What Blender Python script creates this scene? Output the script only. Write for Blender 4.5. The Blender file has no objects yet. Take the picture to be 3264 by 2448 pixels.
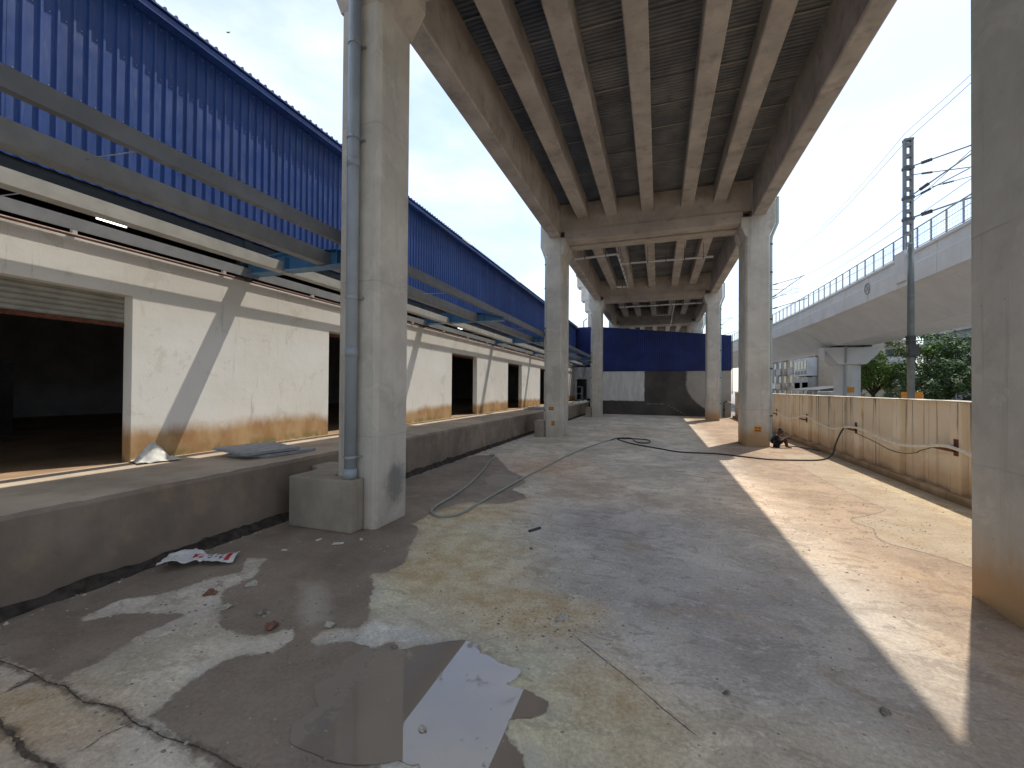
import bpy, bmesh, math, random
import numpy as np
from mathutils import Vector, Matrix, noise as mnoise

random.seed(7)
scene = bpy.context.scene
COL = scene.collection

# ------------------------------------------------------------------ camera
CAM_H = 2.4
yaw, pitch, roll = math.radians(19.17), math.radians(0.52), math.radians(0.44)
fw = Vector((-math.sin(yaw) * math.cos(pitch), math.cos(yaw) * math.cos(pitch), math.sin(pitch)))
r0 = Vector((math.cos(yaw), math.sin(yaw), 0)); u0 = r0.cross(fw)
rt = r0 * math.cos(roll) + u0 * math.sin(roll); up = u0 * math.cos(roll) - r0 * math.sin(roll)
cam_data = bpy.data.cameras.new('camera'); cam = bpy.data.objects.new('camera', cam_data)
COL.objects.link(cam)
m = Matrix((rt, up, -fw)).transposed().to_4x4(); m.translation = (0, 0, CAM_H); cam.matrix_world = m
cam_data.sensor_width = 36.0; cam_data.lens = 1342.0 / 3264.0 * 36.0
cam_data.clip_start = 0.05; cam_data.clip_end = 3000
scene.camera = cam

# ------------------------------------------------------------------ sky and sun
ELEV = math.radians(64.3); AZ = math.atan2(0.487, 0.874)
SUN = Vector((math.sin(AZ) * math.cos(ELEV), math.cos(AZ) * math.cos(ELEV), math.sin(ELEV)))
world = bpy.data.worlds.new('World'); scene.world = world; world.use_nodes = True
wn = world.node_tree; wn.nodes.clear()
w_out = wn.nodes.new('ShaderNodeOutputWorld'); w_bg = wn.nodes.new('ShaderNodeBackground')
sky = wn.nodes.new('ShaderNodeTexSky'); sky.sky_type = 'NISHITA'; sky.sun_disc = False
sky.sun_elevation = ELEV; sky.sun_rotation = AZ; sky.air_density = 1.2; sky.dust_density = 1.0; sky.ozone_density = 1.5
tc = wn.nodes.new('ShaderNodeTexCoord'); mp = wn.nodes.new('ShaderNodeMapping')
mp.inputs['Scale'].default_value = (1, 1, 2.6)
cn = wn.nodes.new('ShaderNodeTexNoise'); cn.inputs['Scale'].default_value = 2.3; cn.inputs['Detail'].default_value = 9; cn.inputs['Roughness'].default_value = 0.55
cr = wn.nodes.new('ShaderNodeMapRange'); cr.interpolation_type = 'SMOOTHSTEP'
cr.inputs['From Min'].default_value = 0.36; cr.inputs['From Max'].default_value = 0.70
cr.inputs['To Min'].default_value = 0.22; cr.inputs['To Max'].default_value = 0.80
mixc = wn.nodes.new('ShaderNodeMix'); mixc.data_type = 'RGBA'
mixc.inputs[7].default_value = (4.9, 5.2, 5.6, 1)
wn.links.new(tc.outputs['Generated'], mp.inputs[0]); wn.links.new(mp.outputs[0], cn.inputs['Vector'])
wn.links.new(cn.outputs[0], cr.inputs[0]); wn.links.new(cr.outputs[0], mixc.inputs[0])
wn.links.new(sky.outputs[0], mixc.inputs[6]); wn.links.new(mixc.outputs[2], w_bg.inputs[0])
wn.links.new(w_bg.outputs[0], w_out.inputs[0])
w_bg.inputs[1].default_value = 0.115

sun_data = bpy.data.lights.new('sun', 'SUN'); sun_data.energy = 2.0; sun_data.angle = math.radians(0.55)
sun_data.color = (1.0, 0.93, 0.82)
sun = bpy.data.objects.new('sun', sun_data); COL.objects.link(sun)
sun.rotation_euler = (-SUN).to_track_quat('-Z', 'Y').to_euler(); sun.location = (20, 30, 60)

vs = scene.view_settings
vs.view_transform = 'Standard'; vs.look = 'None'; vs.gamma = 1.0; vs.use_curve_mapping = False
vs.exposure = 1.15
scene.render.engine = 'CYCLES'
scene.cycles.use_denoising = True
scene.cycles.max_bounces = 7; scene.cycles.diffuse_bounces = 5; scene.cycles.glossy_bounces = 3
scene.cycles.transparent_max_bounces = 6; scene.cycles.caustics_reflective = False; scene.cycles.caustics_refractive = False
scene.cycles.sample_clamp_indirect = 6.0

# ------------------------------------------------------------------ node helpers
class N:
    def __init__(self, name):
        self.mat = bpy.data.materials.new(name); self.mat.use_nodes = True
        self.nt = self.mat.node_tree; self.b = self.nt.nodes['Principled BSDF']
        self._pos = None
    def new(self, t): return self.nt.nodes.new(t)
    def link(self, a, b): self.nt.links.new(a, b)
    def put(self, sock, v):
        if hasattr(v, 'is_linked') or isinstance(v, bpy.types.NodeSocket): self.link(v, sock)
        else:
            if isinstance(v, (tuple, list)) and len(v) == 3 and sock.type == 'RGBA': v = (*v, 1)
            sock.default_value = v
    @property
    def pos(self):
        if self._pos is None: self._pos = self.new('ShaderNodeNewGeometry').outputs['Position']
        return self._pos
    def obj(self): return self.new('ShaderNodeTexCoord').outputs['Object']
    def xyz(self, v=None):
        s = self.new('ShaderNodeSeparateXYZ'); self.link(v or self.pos, s.inputs[0]); return s.outputs
    def scaled(self, sc, v=None, loc=(0, 0, 0)):
        mpn = self.new('ShaderNodeMapping'); self.link(v or self.pos, mpn.inputs[0])
        mpn.inputs['Scale'].default_value = sc; mpn.inputs['Location'].default_value = loc; return mpn.outputs[0]
    def noise(self, scale, detail=6, rough=0.55, vec=None, dist=0.0):
        n = self.new('ShaderNodeTexNoise'); n.inputs['Scale'].default_value = scale; n.inputs['Detail'].default_value = detail
        n.inputs['Roughness'].default_value = rough; n.inputs['Distortion'].default_value = dist
        self.link(vec or self.pos, n.inputs['Vector']); return n.outputs[0]
    def voro(self, scale, vec=None, out='Distance', feature='F1'):
        n = self.new('ShaderNodeTexVoronoi'); n.feature = feature; n.inputs['Scale'].default_value = scale
        self.link(vec or self.pos, n.inputs['Vector']); return n.outputs[out]
    def ramp(self, f, lo, hi, a=0.0, b=1.0):
        n = self.new('ShaderNodeMapRange'); n.interpolation_type = 'SMOOTHSTEP'
        self.put(n.inputs['Value'], f); self.put(n.inputs['From Min'], lo); self.put(n.inputs['From Max'], hi)
        self.put(n.inputs['To Min'], a); self.put(n.inputs['To Max'], b); return n.outputs[0]
    def mix(self, f, a, b, mode='MIX'):
        n = self.new('ShaderNodeMix'); n.data_type = 'RGBA'; n.blend_type = mode
        self.put(n.inputs[0], f); self.put(n.inputs[6], a); self.put(n.inputs[7], b); return n.outputs[2]
    def math(self, op, a, b=0.0, c=None):
        n = self.new('ShaderNodeMath'); n.operation = op; self.put(n.inputs[0], a); self.put(n.inputs[1], b)
        if c is not None: self.put(n.inputs[2], c)
        return n.outputs[0]
    def attr(self, name, out='Fac'):
        n = self.new('ShaderNodeAttribute'); n.attribute_name = name; return n.outputs[out]
    def bump(self, h, strength=0.3, dist=0.02, normal=None):
        n = self.new('ShaderNodeBump'); self.put(n.inputs['Strength'], strength); n.inputs['Distance'].default_value = dist
        self.link(h, n.inputs['Height'])
        if normal: self.link(normal, n.inputs['Normal'])
        return n.outputs[0]
    def out(self, color, rough=0.8, spec=0.3, metal=0.0, normal=None, **kw):
        self.put(self.b.inputs['Base Color'], color); self.put(self.b.inputs['Roughness'], rough)
        self.put(self.b.inputs['Specular IOR Level'], spec); self.put(self.b.inputs['Metallic'], metal)
        if normal: self.link(normal, self.b.inputs['Normal'])
        for k, v in kw.items(): self.put(self.b.inputs[k], v)
        return self.mat

def plain(name, c, rough=0.6, spec=0.3, metal=0.0, var=0.18, scale=6.0, bump=0.0, bscale=80):
    n = N(name)
    f = n.ramp(n.noise(scale, 6), 0.3, 0.7)
    c2 = tuple(max(0, v * (1 - var)) for v in c); c1 = tuple(min(1, v * (1 + var)) for v in c)
    col = n.mix(f, c2, c1)
    nm = n.bump(n.noise(bscale, 4), bump, 0.01) if bump else None
    rr_ = n.ramp(n.noise(scale * 3, 4), 0.3, 0.7, max(0.02, rough - 0.08), min(1, rough + 0.1))
    return n.out(col, rr_, spec, metal, nm)

def concrete(name, c, var=0.16, streak=0.25, stain=None, stain_top=0.7, lifts=(), grime=None, rough=0.85, form=False, bumpv=0.25, stain_x=False):
    """cast concrete: cloudy tone, rain streaks, lift joints, mud splash at the foot"""
    n = N(name); x, y, z = n.xyz()
    c2 = tuple(v * (1 - var) for v in c); c1 = tuple(min(1, v * (1 + var * 0.8)) for v in c)
    col = n.mix(n.ramp(n.noise(0.9, 7, 0.6), 0.3, 0.72), c2, c1)
    st = n.noise(3.0, 6, 0.6, n.scaled((1.6, 1.6, 0.09)))
    col = n.mix(n.math('MULTIPLY', n.ramp(st, 0.52, 0.78), streak), col, tuple(v * 0.45 for v in c))
    sp = n.noise(55, 3, 0.5)
    col = n.mix(n.math('MULTIPLY', n.ramp(sp, 0.62, 0.75), 0.35), col, tuple(v * 0.5 for v in c))
    if grime:
        col = n.mix(n.math('MULTIPLY', n.ramp(n.noise(1.7, 8, 0.65), 0.48, 0.7), grime[1]), col, grime[0])
    if stain_x:
        run = n.noise(2.2, 7, 0.7, n.scaled((3.0, 3.0, 0.12)))
        col = n.mix(n.math('MULTIPLY', n.ramp(run, .55, .66), .42), col, tuple(v * .58 for v in c))
        sc = n.noise(1.4, 9, 0.72, None, .7)
        col = n.mix(n.math('MULTIPLY', n.ramp(sc, .55, .62), .35), col, tuple(min(1, v * 1.25) for v in c))
        hole = n.ramp(n.voro(3.3), .025, .04, 1, 0)
        col = n.mix(n.math('MULTIPLY', hole, .6), col, tuple(v * .3 for v in c))
        dv = n.new('ShaderNodeVectorMath'); dv.operation = 'DISTANCE'; n.link(n.scaled((1, 1, .8)), dv.inputs[0]); dv.inputs[1].default_value = (-4.47, 6.5, .55)
        soot = n.math('ADD', dv.outputs['Value'], n.math('MULTIPLY', n.math('SUBTRACT', n.noise(5, 7, .7), .5), .5))
        col = n.mix(n.ramp(soot, .12, .42, .75, 0), col, (.13, .14, .15))
    for lz in lifts:
        wob = n.math('MULTIPLY', n.math('SUBTRACT', n.noise(2.2, 3), 0.5), 0.05)
        d = n.math('ABSOLUTE', n.math('SUBTRACT', n.math('ADD', z, wob), lz))
        line = n.ramp(d, 0.004, 0.018, 1.0, 0.0)
        col = n.mix(n.math('MULTIPLY', line, n.ramp(n.noise(1.8, 3), 0.35, 0.6, 0.0, 0.4)), col, tuple(v * 0.45 for v in c))
    if stain:
        ed = n.math('ADD', z, n.math('MULTIPLY', n.math('SUBTRACT', n.noise(2.0, 6, 0.6, n.scaled((1, 1, 0.35))), 0.5), 0.9))
        f = n.ramp(ed, stain_top * 0.25, stain_top, 0.75, 0.0)
        if stain_x: f = n.math('MULTIPLY', f, n.ramp(x, -4.0, 3.0, 0.25, 1.25))
        col = n.mix(f, col, stain)
    h = n.math('ADD', n.math('MULTIPLY', n.noise(14, 6, 0.6), 0.6), n.math('MULTIPLY', sp, 0.4))
    if form:
        wv = n.math('SINE', n.math('MULTIPLY', z, 2 * math.pi / 0.62)); h = n.math('ADD', h, n.math('MULTIPLY', n.ramp(wv, 0.97, 1.0), -0.6))
    return n.out(col, n.ramp(n.noise(8, 4), 0.3, 0.7, rough - 0.1, min(1, rough + 0.1)), 0.25, 0, n.bump(h, bumpv, 0.012))

# ------------------------------------------------------------------ mesh helpers
class MB:
    def __init__(self): self.v = []; self.f = []; self.mi = []; self.cur = 0
    def add(self, vs_, fs_):
        o = len(self.v); self.v += [tuple(p) for p in vs_]
        for q in fs_: self.f.append(tuple(i + o for i in q)); self.mi.append(self.cur)
        return self
    def box(self, x0, x1, y0, y1, z0, z1):
        return self.add([(x0,y0,z0),(x1,y0,z0),(x1,y1,z0),(x0,y1,z0),(x0,y0,z1),(x1,y0,z1),(x1,y1,z1),(x0,y1,z1)],
                        [(0,3,2,1),(4,5,6,7),(0,1,5,4),(1,2,6,5),(2,3,7,6),(3,0,4,7)])
    def prism(self, poly, a, b, axis='z'):
        """extrude a 2-d polygon along an axis; poly is (x,y) for z, (x,z) for y, (y,z) for x"""
        def P(p, t):
            return (p[0], p[1], t) if axis == 'z' else ((p[0], t, p[1]) if axis == 'y' else (t, p[0], p[1]))
        n = len(poly); vs_ = [P(p, a) for p in poly] + [P(p, b) for p in poly]
        fs_ = [tuple(range(n - 1, -1, -1)), tuple(range(n, 2 * n))] + [(i, (i + 1) % n, n + (i + 1) % n, n + i) for i in range(n)]
        return self.add(vs_, fs_)
    def tube(self, pts, r, n=8, cap=True):
        pts = [Vector(p) for p in pts]; rr_ = r if isinstance(r, (list, tuple)) else [r] * len(pts)
        vs_ = []; prev = None
        for i, p in enumerate(pts):
            t = (pts[min(i + 1, len(pts) - 1)] - pts[max(i - 1, 0)]).normalized()
            if prev is None:
                a = Vector((0, 0, 1)) if abs(t.z) < 0.9 else Vector((1, 0, 0)); u = t.cross(a).normalized()
            else:
                u = (prev - t * prev.dot(t)).normalized()
            prev = u; w = t.cross(u)
            for k in range(n):
                an = 2 * math.pi * k / n; vs_.append(p + (u * math.cos(an) + w * math.sin(an)) * rr_[i])
        fs_ = []
        for i in range(len(pts) - 1):
            for k in range(n):
                fs_.append((i*n+k, i*n+(k+1)%n, (i+1)*n+(k+1)%n, (i+1)*n+k))
        if cap:
            fs_.append(tuple(range(n - 1, -1, -1))); fs_.append(tuple((len(pts)-1)*n + k for k in range(n)))
        return self.add(vs_, fs_)
    def mesh(self, name, mats, smooth=False, bevel=0.0):
        me = bpy.data.meshes.new(name); me.from_pydata(self.v, [], self.f)
        for mt in (mats if isinstance(mats, (list, tuple)) else [mats]): me.materials.append(mt)
        bm = bmesh.new(); bm.from_mesh(me)
        for fc, k in zip(bm.faces, self.mi): fc.material_index = k
        bmesh.ops.recalc_face_normals(bm, faces=bm.faces[:])
        if bevel > 0:
            es = [e for e in bm.edges if len(e.link_faces) == 2 and e.calc_face_angle(0) > 0.6]
            bmesh.ops.bevel(bm, geom=es, offset=bevel, segments=2, affect='EDGES', profile=0.6)
        for fc in bm.faces: fc.smooth = smooth
        bm.to_mesh(me); bm.free(); return me
    def build(self, name, mats, parent=None, smooth=False, bevel=0.0):
        return link(name, self.mesh(name, mats, smooth, bevel), parent)

def link(name, me, parent=None):
    o = bpy.data.objects.new(name, me); COL.objects.link(o)
    if parent is not None: attach(o, parent)
    return o
def attach(o, parent):
    o.parent = parent
    o.matrix_parent_inverse = Matrix.Translation(-parent.location)
def tag(o, label=None, cat=None, group=None, kind=None):
    if label: o['label'] = label
    if cat: o['category'] = cat
    if group: o['group'] = group
    if kind: o['kind'] = kind
    return o
def empty(name, loc, label=None, cat=None, group=None):
    o = bpy.data.objects.new(name, None); COL.objects.link(o); o.location = loc; o.empty_display_size = 0.2
    return tag(o, label, cat, group)
def cham(x0, x1, y0, y1, c):
    return [(x0+c,y0),(x1-c,y0),(x1,y0+c),(x1,y1-c),(x1-c,y1),(x0+c,y1),(x0,y1-c),(x0,y0+c)]
def smooth_path(pts, k=5):
    """Catmull-Rom through the points"""
    P = [Vector(p) for p in pts]; out = []
    for i in range(len(P) - 1):
        a = P[max(i-1, 0)]; b = P[i]; c = P[i+1]; d = P[min(i+2, len(P)-1)]
        for j in range(k):
            t = j / k
            out.append(0.5*((2*b)+(c-a)*t+(2*a-5*b+4*c-d)*t*t+(3*b-a-3*c+d)*t**3))
    out.append(P[-1]); return out

# ------------------------------------------------------------------ materials
MT = {}
MT['column'] = concrete('column_concrete', (0.585, 0.55, 0.485), var=0.14, streak=0.22, stain=(0.42, 0.27, 0.14), stain_top=1.0, lifts=(1.55, 4.2, 6.9), stain_x=True, grime=((0.30, 0.28, 0.25), 0.3))
MT['girder'] = concrete('girder_concrete', (0.53, 0.475, 0.415), var=0.2, streak=0.12, grime=((0.24, 0.20, 0.17), 0.55))
MT['beam'] = concrete('beam_concrete', (0.53, 0.47, 0.40), var=0.16, streak=0.15, grime=((0.28, 0.23, 0.19), 0.45))
MT['slab'] = concrete('slab_concrete', (0.36, 0.34, 0.30), var=0.2, streak=0.0)
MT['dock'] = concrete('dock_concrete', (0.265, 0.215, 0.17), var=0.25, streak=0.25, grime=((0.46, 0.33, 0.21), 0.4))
MT['dock_top'] = concrete('dock_dusty_top_lit', (0.47, 0.385, 0.295), var=0.22, streak=0.0, grime=((0.33, 0.27, 0.21), 0.5))  # tan dusty top, lightened in colour for the stronger light it gets
MT['block'] = concrete('block_concrete', (0.36, 0.315, 0.255), var=0.25, streak=0.35, grime=((0.20, 0.16, 0.11), 0.4))
MT['metro'] = concrete('metro_concrete', (0.66, 0.68, 0.70), var=0.06, streak=0.06, bumpv=0.08)
MT['metro_parapet'] = concrete('metro_parapet_concrete', (0.64, 0.65, 0.65), var=0.07, streak=0.14, bumpv=0.08)

def soffit_mat():
    n = N('decking_sheet'); x, y, z = n.xyz(); oy = n.xyz(n.obj())[1]
    rnd_ = n.new('ShaderNodeObjectInfo').outputs['Random']
    col = n.mix(n.ramp(n.noise(0.7, 7, 0.6), 0.35, 0.7), (0.16, 0.17, 0.185), (0.30, 0.30, 0.29))
    leak = n.noise(6, 6, 0.7, n.scaled((0.6, 3.0, 1)))
    col = n.mix(n.math('MULTIPLY', n.ramp(leak, 0.62, 0.75), 0.45), col, (0.38, 0.37, 0.34))
    col = n.mix(n.math('MULTIPLY', n.ramp(n.noise(2.1, 5), 0.55, 0.75), 0.5), col, (0.14, 0.10, 0.07))
    seam = n.math('MULTIPLY', n.ramp(n.math('ADD', oy, n.math('MULTIPLY', n.noise(7, 5, .7), .05)), 0.05, 0.16, 1.0, 0.0), n.ramp(n.math('ADD', rnd_, n.math('MULTIPLY', n.noise(2.5, 4), .5)), 0.45, 0.95, 0.1, 0.9))
    col = n.mix(seam, col, (.50, .47, .40))
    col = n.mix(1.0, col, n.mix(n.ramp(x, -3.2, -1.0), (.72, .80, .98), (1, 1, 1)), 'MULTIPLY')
    return n.out(col, 0.62, 0.35, 0.15)
MT['soffit'] = soffit_mat()

def cladding_mat():
    n = N('blue_painted_steel')
    v = n.scaled((1, 1, 0.12))
    col = n.mix(n.ramp(n.noise(1.2, 6, 0.6, v), 0.3, 0.7), (0.020, 0.060, 0.225), (0.030, 0.082, 0.30))
    col = n.mix(n.math('MULTIPLY', n.ramp(n.noise(0.5, 5), 0.45, 0.75), 0.35), col, (0.065, 0.095, 0.27))
    rn = n.new('ShaderNodeObjectInfo').outputs['Random']
    col = n.mix(1.0, col, n.mix(rn, (.80, .82, .86), (1.08, 1.06, 1.03)), 'MULTIPLY')
    run = n.noise(5, 6, 0.7, n.scaled((2.0, 2.0, 0.07)))
    col = n.mix(n.math('MULTIPLY', n.ramp(run, .54, .72), .30), col, (.12, .145, .24))
    dust = n.math('MULTIPLY', n.ramp(n.noise(9, 6, 0.65, n.scaled((1.5, 1.5, 0.25))), 0.52, 0.78), 0.30)
    col = n.mix(dust, col, (0.22, 0.23, 0.27))
    return n.out(col, n.ramp(n.noise(3, 4), 0.3, 0.7, 0.36, 0.52), 0.42, 0, n.bump(n.noise(2.5, 2), 0.06, 0.02))
MT['blue'] = cladding_mat()
MT['blue_shaded'] = plain('blue_painted_steel_shaded', (0.010, 0.024, 0.135), 0.5, 0.35, var=0.25, scale=0.6)  # same blue cladding, its colour darkened to paint in the end wall's shade

def plaster_mat():
    """cream limewashed wall, red-earth splash along its foot, faint drips"""
    n = N('limewashed_plaster'); x, y, z = n.xyz()
    col = n.mix(n.ramp(n.noise(0.6, 7, 0.6), 0.3, 0.7), (0.80, 0.77, 0.70), (0.87, 0.85, 0.80))
    drip = n.noise(7, 5, 0.7, n.scaled((1, 1.0, 0.10)))
    gap = n.ramp(n.noise(0.45, 3), 0.40, 0.58)
    col = n.mix(n.math('MULTIPLY', n.math('MULTIPLY', n.ramp(drip, 0.56, 0.72), gap), 0.55), col, (0.44, 0.42, 0.385))
    col = n.mix(n.math('MULTIPLY', n.ramp(n.noise(26, 5, 0.7), 0.70, 0.76), 0.6), col, (0.40, 0.37, 0.33))
    peel = n.noise(1.1, 10, .75, n.scaled((1, 1, 1), loc=(4, 8, 2)), .5)
    col = n.mix(n.math('MULTIPLY', n.ramp(peel, .575, .60), .35), col, (.60, .55, .47))
    e = n.math('ADD', z, n.math('MULTIPLY', n.math('SUBTRACT', n.noise(0.7, 9, 0.68, n.scaled((1, 1, 0.5))), 0.5), 0.75))
    earth = n.mix(n.ramp(n.noise(2.2, 6, 0.6, n.scaled((1, 1, 0.5))), 0.35, 0.65), (0.40, 0.215, 0.085), (0.54, 0.35, 0.17))
    col = n.mix(n.ramp(e, 1.42, 1.74, 0.95, 0.0), col, earth)
    low = n.math('ADD', z, n.math('MULTIPLY', n.noise(5, 5, 0.7, n.scaled((1, 1, 0.15))), 0.22))
    col = n.mix(n.math('MULTIPLY', n.ramp(low, 1.20, 1.38, 1.0, 0.0), n.ramp(n.noise(3, 3), 0.4, 0.6)), col, (0.27, 0.22, 0.09))
    h = n.math('ADD', n.noise(3.0, 6, 0.6), n.math('MULTIPLY', n.noise(40, 4), 0.25))
    return n.out(col, 0.92, 0.15, 0, n.bump(h, 0.35, 0.02))
MT['plaster'] = plaster_mat()

def end_wall_mat():
    """end wall: old white distemper, a wide area of fresh wet render, older dry render"""
    n = N('patched_render'); x, y, z = n.xyz()
    nz = n.math('MULTIPLY', n.math('SUBTRACT', n.noise(2.4, 7, 0.65), 0.5), 0.5)
    white = n.mix(n.ramp(n.noise(4, 6, 0.6, n.scaled((1, 1, 0.2))), 0.4, 0.7), (0.60, 0.61, 0.60), (0.74, 0.75, 0.74))
    dry = n.mix(n.ramp(n.noise(0.9, 6), 0.3, 0.7), (0.36, 0.335, 0.30), (0.44, 0.41, 0.37))
    wet = n.mix(n.ramp(n.noise(0.6, 6), 0.3, 0.7), (0.055, 0.05, 0.047), (0.105, 0.095, 0.085))
    # edge of the wet area bows outward to the right at the foot
    bow = n.math('MULTIPLY', n.math('POWER', n.math('MAXIMUM', n.math('SUBTRACT', 2.8, z), 0.0), 2.0), 0.34)
    edge = n.math('SUBTRACT', n.math('SUBTRACT', x, n.math('ADD', bow, 2.35)), n.math('MULTIPLY', nz, 0.7))
    col = n.mix(n.ramp(edge, -0.10, 0.16), wet, dry)
    we = n.math('ADD', n.math('ADD', x, 1.22), n.math('MULTIPLY', nz, 0.35))
    wz = n.math('SUBTRACT', n.math('SUBTRACT', z, 1.28), n.math('MULTIPLY', nz, 0.45))
    wm = n.math('MULTIPLY', n.ramp(we, -0.03, 0.03, 1.0, 0.0), n.ramp(wz, -0.04, 0.04))
    col = n.mix(wm, col, white)
    return n.out(col, n.ramp(wm, 0, 1, 0.7, 0.9), 0.25, 0, n.bump(n.noise(5, 7, 0.65), 0.35, 0.02))
MT['render'] = end_wall_mat()

def fence_mat():
    n = N('boundary_wall_paint'); x, y, z = n.xyz()
    col = n.mix(n.ramp(n.noise(0.8, 6), 0.3, 0.7), (0.80, 0.69, 0.53), (0.86, 0.78, 0.64))
    drip = n.noise(2.6, 6, 0.65, n.scaled((1, 2.2, 0.08)))
    fall = n.ramp(z, 0.9, 2.2, 0.25, 1.0)
    col = n.mix(n.math('MULTIPLY', n.math('MULTIPLY', n.ramp(drip, 0.565, 0.63), fall), 0.85), col, (0.13, 0.115, 0.09))
    jd = n.math('MULTIPLY', n.math('ABSOLUTE', n.math('SUBTRACT', n.math('FRACT', n.math('ADD', n.math('DIVIDE', n.math('SUBTRACT', y, 11.8 + .2), 1.21), 100.5)), 0.5)), 1.21)
    js = n.math('ADD', jd, n.math('MULTIPLY', n.noise(3, 6, .7, n.scaled((1, 2, .25))), .16))
    col = n.mix(n.math('MULTIPLY', n.ramp(js, .07, .13, 1, 0), n.ramp(n.noise(.9, 4), .38, .6, .25, .95)), col, (.09, .085, .06))
    e = n.math('ADD', z, n.math('MULTIPLY', n.math('SUBTRACT', n.noise(1.6, 6, 0.6), 0.5), 0.5))
    col = n.mix(n.ramp(e, 0.35, 0.95, 0.6, 0.0), col, (0.46, 0.29, 0.15))
    col = n.mix(n.math('MULTIPLY', n.ramp(e, 0.0, 0.35, 1.0, 0.0), 0.7), col, (0.16, 0.10, 0.05))
    return n.out(col, 0.9, 0.2, 0, n.bump(n.noise(9, 6, 0.6), 0.25, 0.015))
MT['fence'] = fence_mat()
MT['fence_cap'] = plain('coping_mortar', (0.62, 0.58, 0.50), 0.9, 0.2, var=0.2, bump=0.3)
MT['steel_grey'] = plain('primer_grey_steel', (0.15, 0.16, 0.172), 0.5, 0.4, var=0.12, scale=3)
MT['steel_cream'] = plain('weathered_purlin', (0.44, 0.43, 0.39), 0.55, 0.35, var=0.12, scale=3)
MT['steel_blue'] = plain('blue_bracket_paint', (0.075, 0.20, 0.36), 0.45, 0.4, var=0.12, scale=3)
MT['rust'] = plain('rusted_steel', (0.14, 0.055, 0.035), 0.8, 0.2, var=0.35, scale=14)
MT['brown_pipe'] = plain('brown_pipe_paint', (0.24, 0.13, 0.10), 0.5, 0.4, var=0.2)
MT['pvc'] = plain('grey_pvc', (0.33, 0.37, 0.41), 0.42, 0.4, var=0.08, scale=2)
MT['pvc_green'] = plain('pale_green_pvc', (0.42, 0.50, 0.48), 0.45, 0.4, var=0.08, scale=2)
MT['pvc_white'] = plain('white_pvc', (0.62, 0.62, 0.60), 0.45, 0.4, var=0.1, scale=2)
MT['railing'] = plain('railing_paint', (0.24, 0.255, 0.27), 0.55, 0.4, var=0.12, scale=5)
MT['mast'] = plain('mast_steel', (0.115, 0.125, 0.135), 0.55, 0.4, var=0.15, scale=5)
MT['pole'] = plain('pole_steel', (0.15, 0.175, 0.175), 0.5, 0.4, var=0.2, scale=4)
MT['purlin_light'] = plain('purlin_primer', (0.25, 0.255, 0.255), 0.55, 0.35, var=0.12, scale=3)
MT['slate'] = plain('slate_trim', (0.05, 0.06, 0.075), 0.5, 0.4, var=0.12, scale=3)
MT['galv'] = plain('galvanised_steel', (0.36, 0.38, 0.40), 0.45, 0.5, metal=0.4, var=0.15, scale=5)
MT['dark_steel'] = plain('dark_steel', (0.06, 0.065, 0.07), 0.6, 0.3, var=0.2)
MT['roof_white'] = plain('translucent_roof_sheet', (0.75, 0.76, 0.74), 0.5, 0.3, var=0.05)
MT['shutter'] = plain('shutter_slats', (0.34, 0.33, 0.28), 0.5, 0.4, var=0.15, scale=4)
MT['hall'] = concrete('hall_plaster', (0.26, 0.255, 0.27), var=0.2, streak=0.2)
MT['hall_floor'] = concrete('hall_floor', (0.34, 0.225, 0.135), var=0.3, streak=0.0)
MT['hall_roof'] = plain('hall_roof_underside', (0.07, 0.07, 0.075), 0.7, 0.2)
MT['earth'] = plain('dark_wet_earth', (0.055, 0.046, 0.038), 0.9, 0.15, var=0.4, scale=9, bump=0.6, bscale=25)
MT['hose_grey'] = plain('grey_green_hose', (0.34, 0.36, 0.30), 0.5, 0.35, var=0.12)
MT['hose_black'] = plain('black_hose', (0.045, 0.048, 0.045), 0.5, 0.35, var=0.2)
MT['hose_white'] = plain('cream_hose', (0.80, 0.77, 0.69), 0.5, 0.35, var=0.1)
MT['paint_orange'] = plain('orange_paint', (0.62, 0.27, 0.04), 0.7, 0.25, var=0.2, scale=20)
MT['ink'] = plain('dark_ink', (0.09, 0.045, 0.02), 0.8, 0.2, var=0.2)
MT['cloth_white'] = plain('dirty_white_sheet', (0.62, 0.61, 0.57), 0.85, 0.2, var=0.2, scale=8)
MT['slab_grey'] = plain('grey_board', (0.33, 0.34, 0.355), 0.75, 0.25, var=0.14, scale=7, bump=0.2)
MT['stone'] = plain('rubble_stone', (0.23, 0.205, 0.17), 0.9, 0.2, var=0.35, scale=30, bump=0.5)
MT['stone_pale'] = plain('pale_mortar_lump', (0.46, 0.43, 0.36), 0.9, 0.2, var=0.2, scale=30, bump=0.5)
MT['brick_red'] = plain('broken_brick', (0.21, 0.11, 0.075), 0.9, 0.2, var=0.25, scale=30, bump=0.5)
MT['crumb'] = plain('dust_crumb', (0.30, 0.25, 0.195), 0.95, 0.15, var=0.3, scale=40)
MT['tar'] = plain('crack_filth', (0.115, 0.093, 0.07), 0.95, 0.1, var=0.4, scale=20)

def emis(name, c, s):
    n = N(name); n.put(n.b.inputs['Emission Color'], c); n.b.inputs['Emission Strength'].default_value = s
    return n.out(c, 0.4)
MT['tube'] = emis('lit_tube', (1.0, 0.98, 0.93), 2.2)

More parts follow.
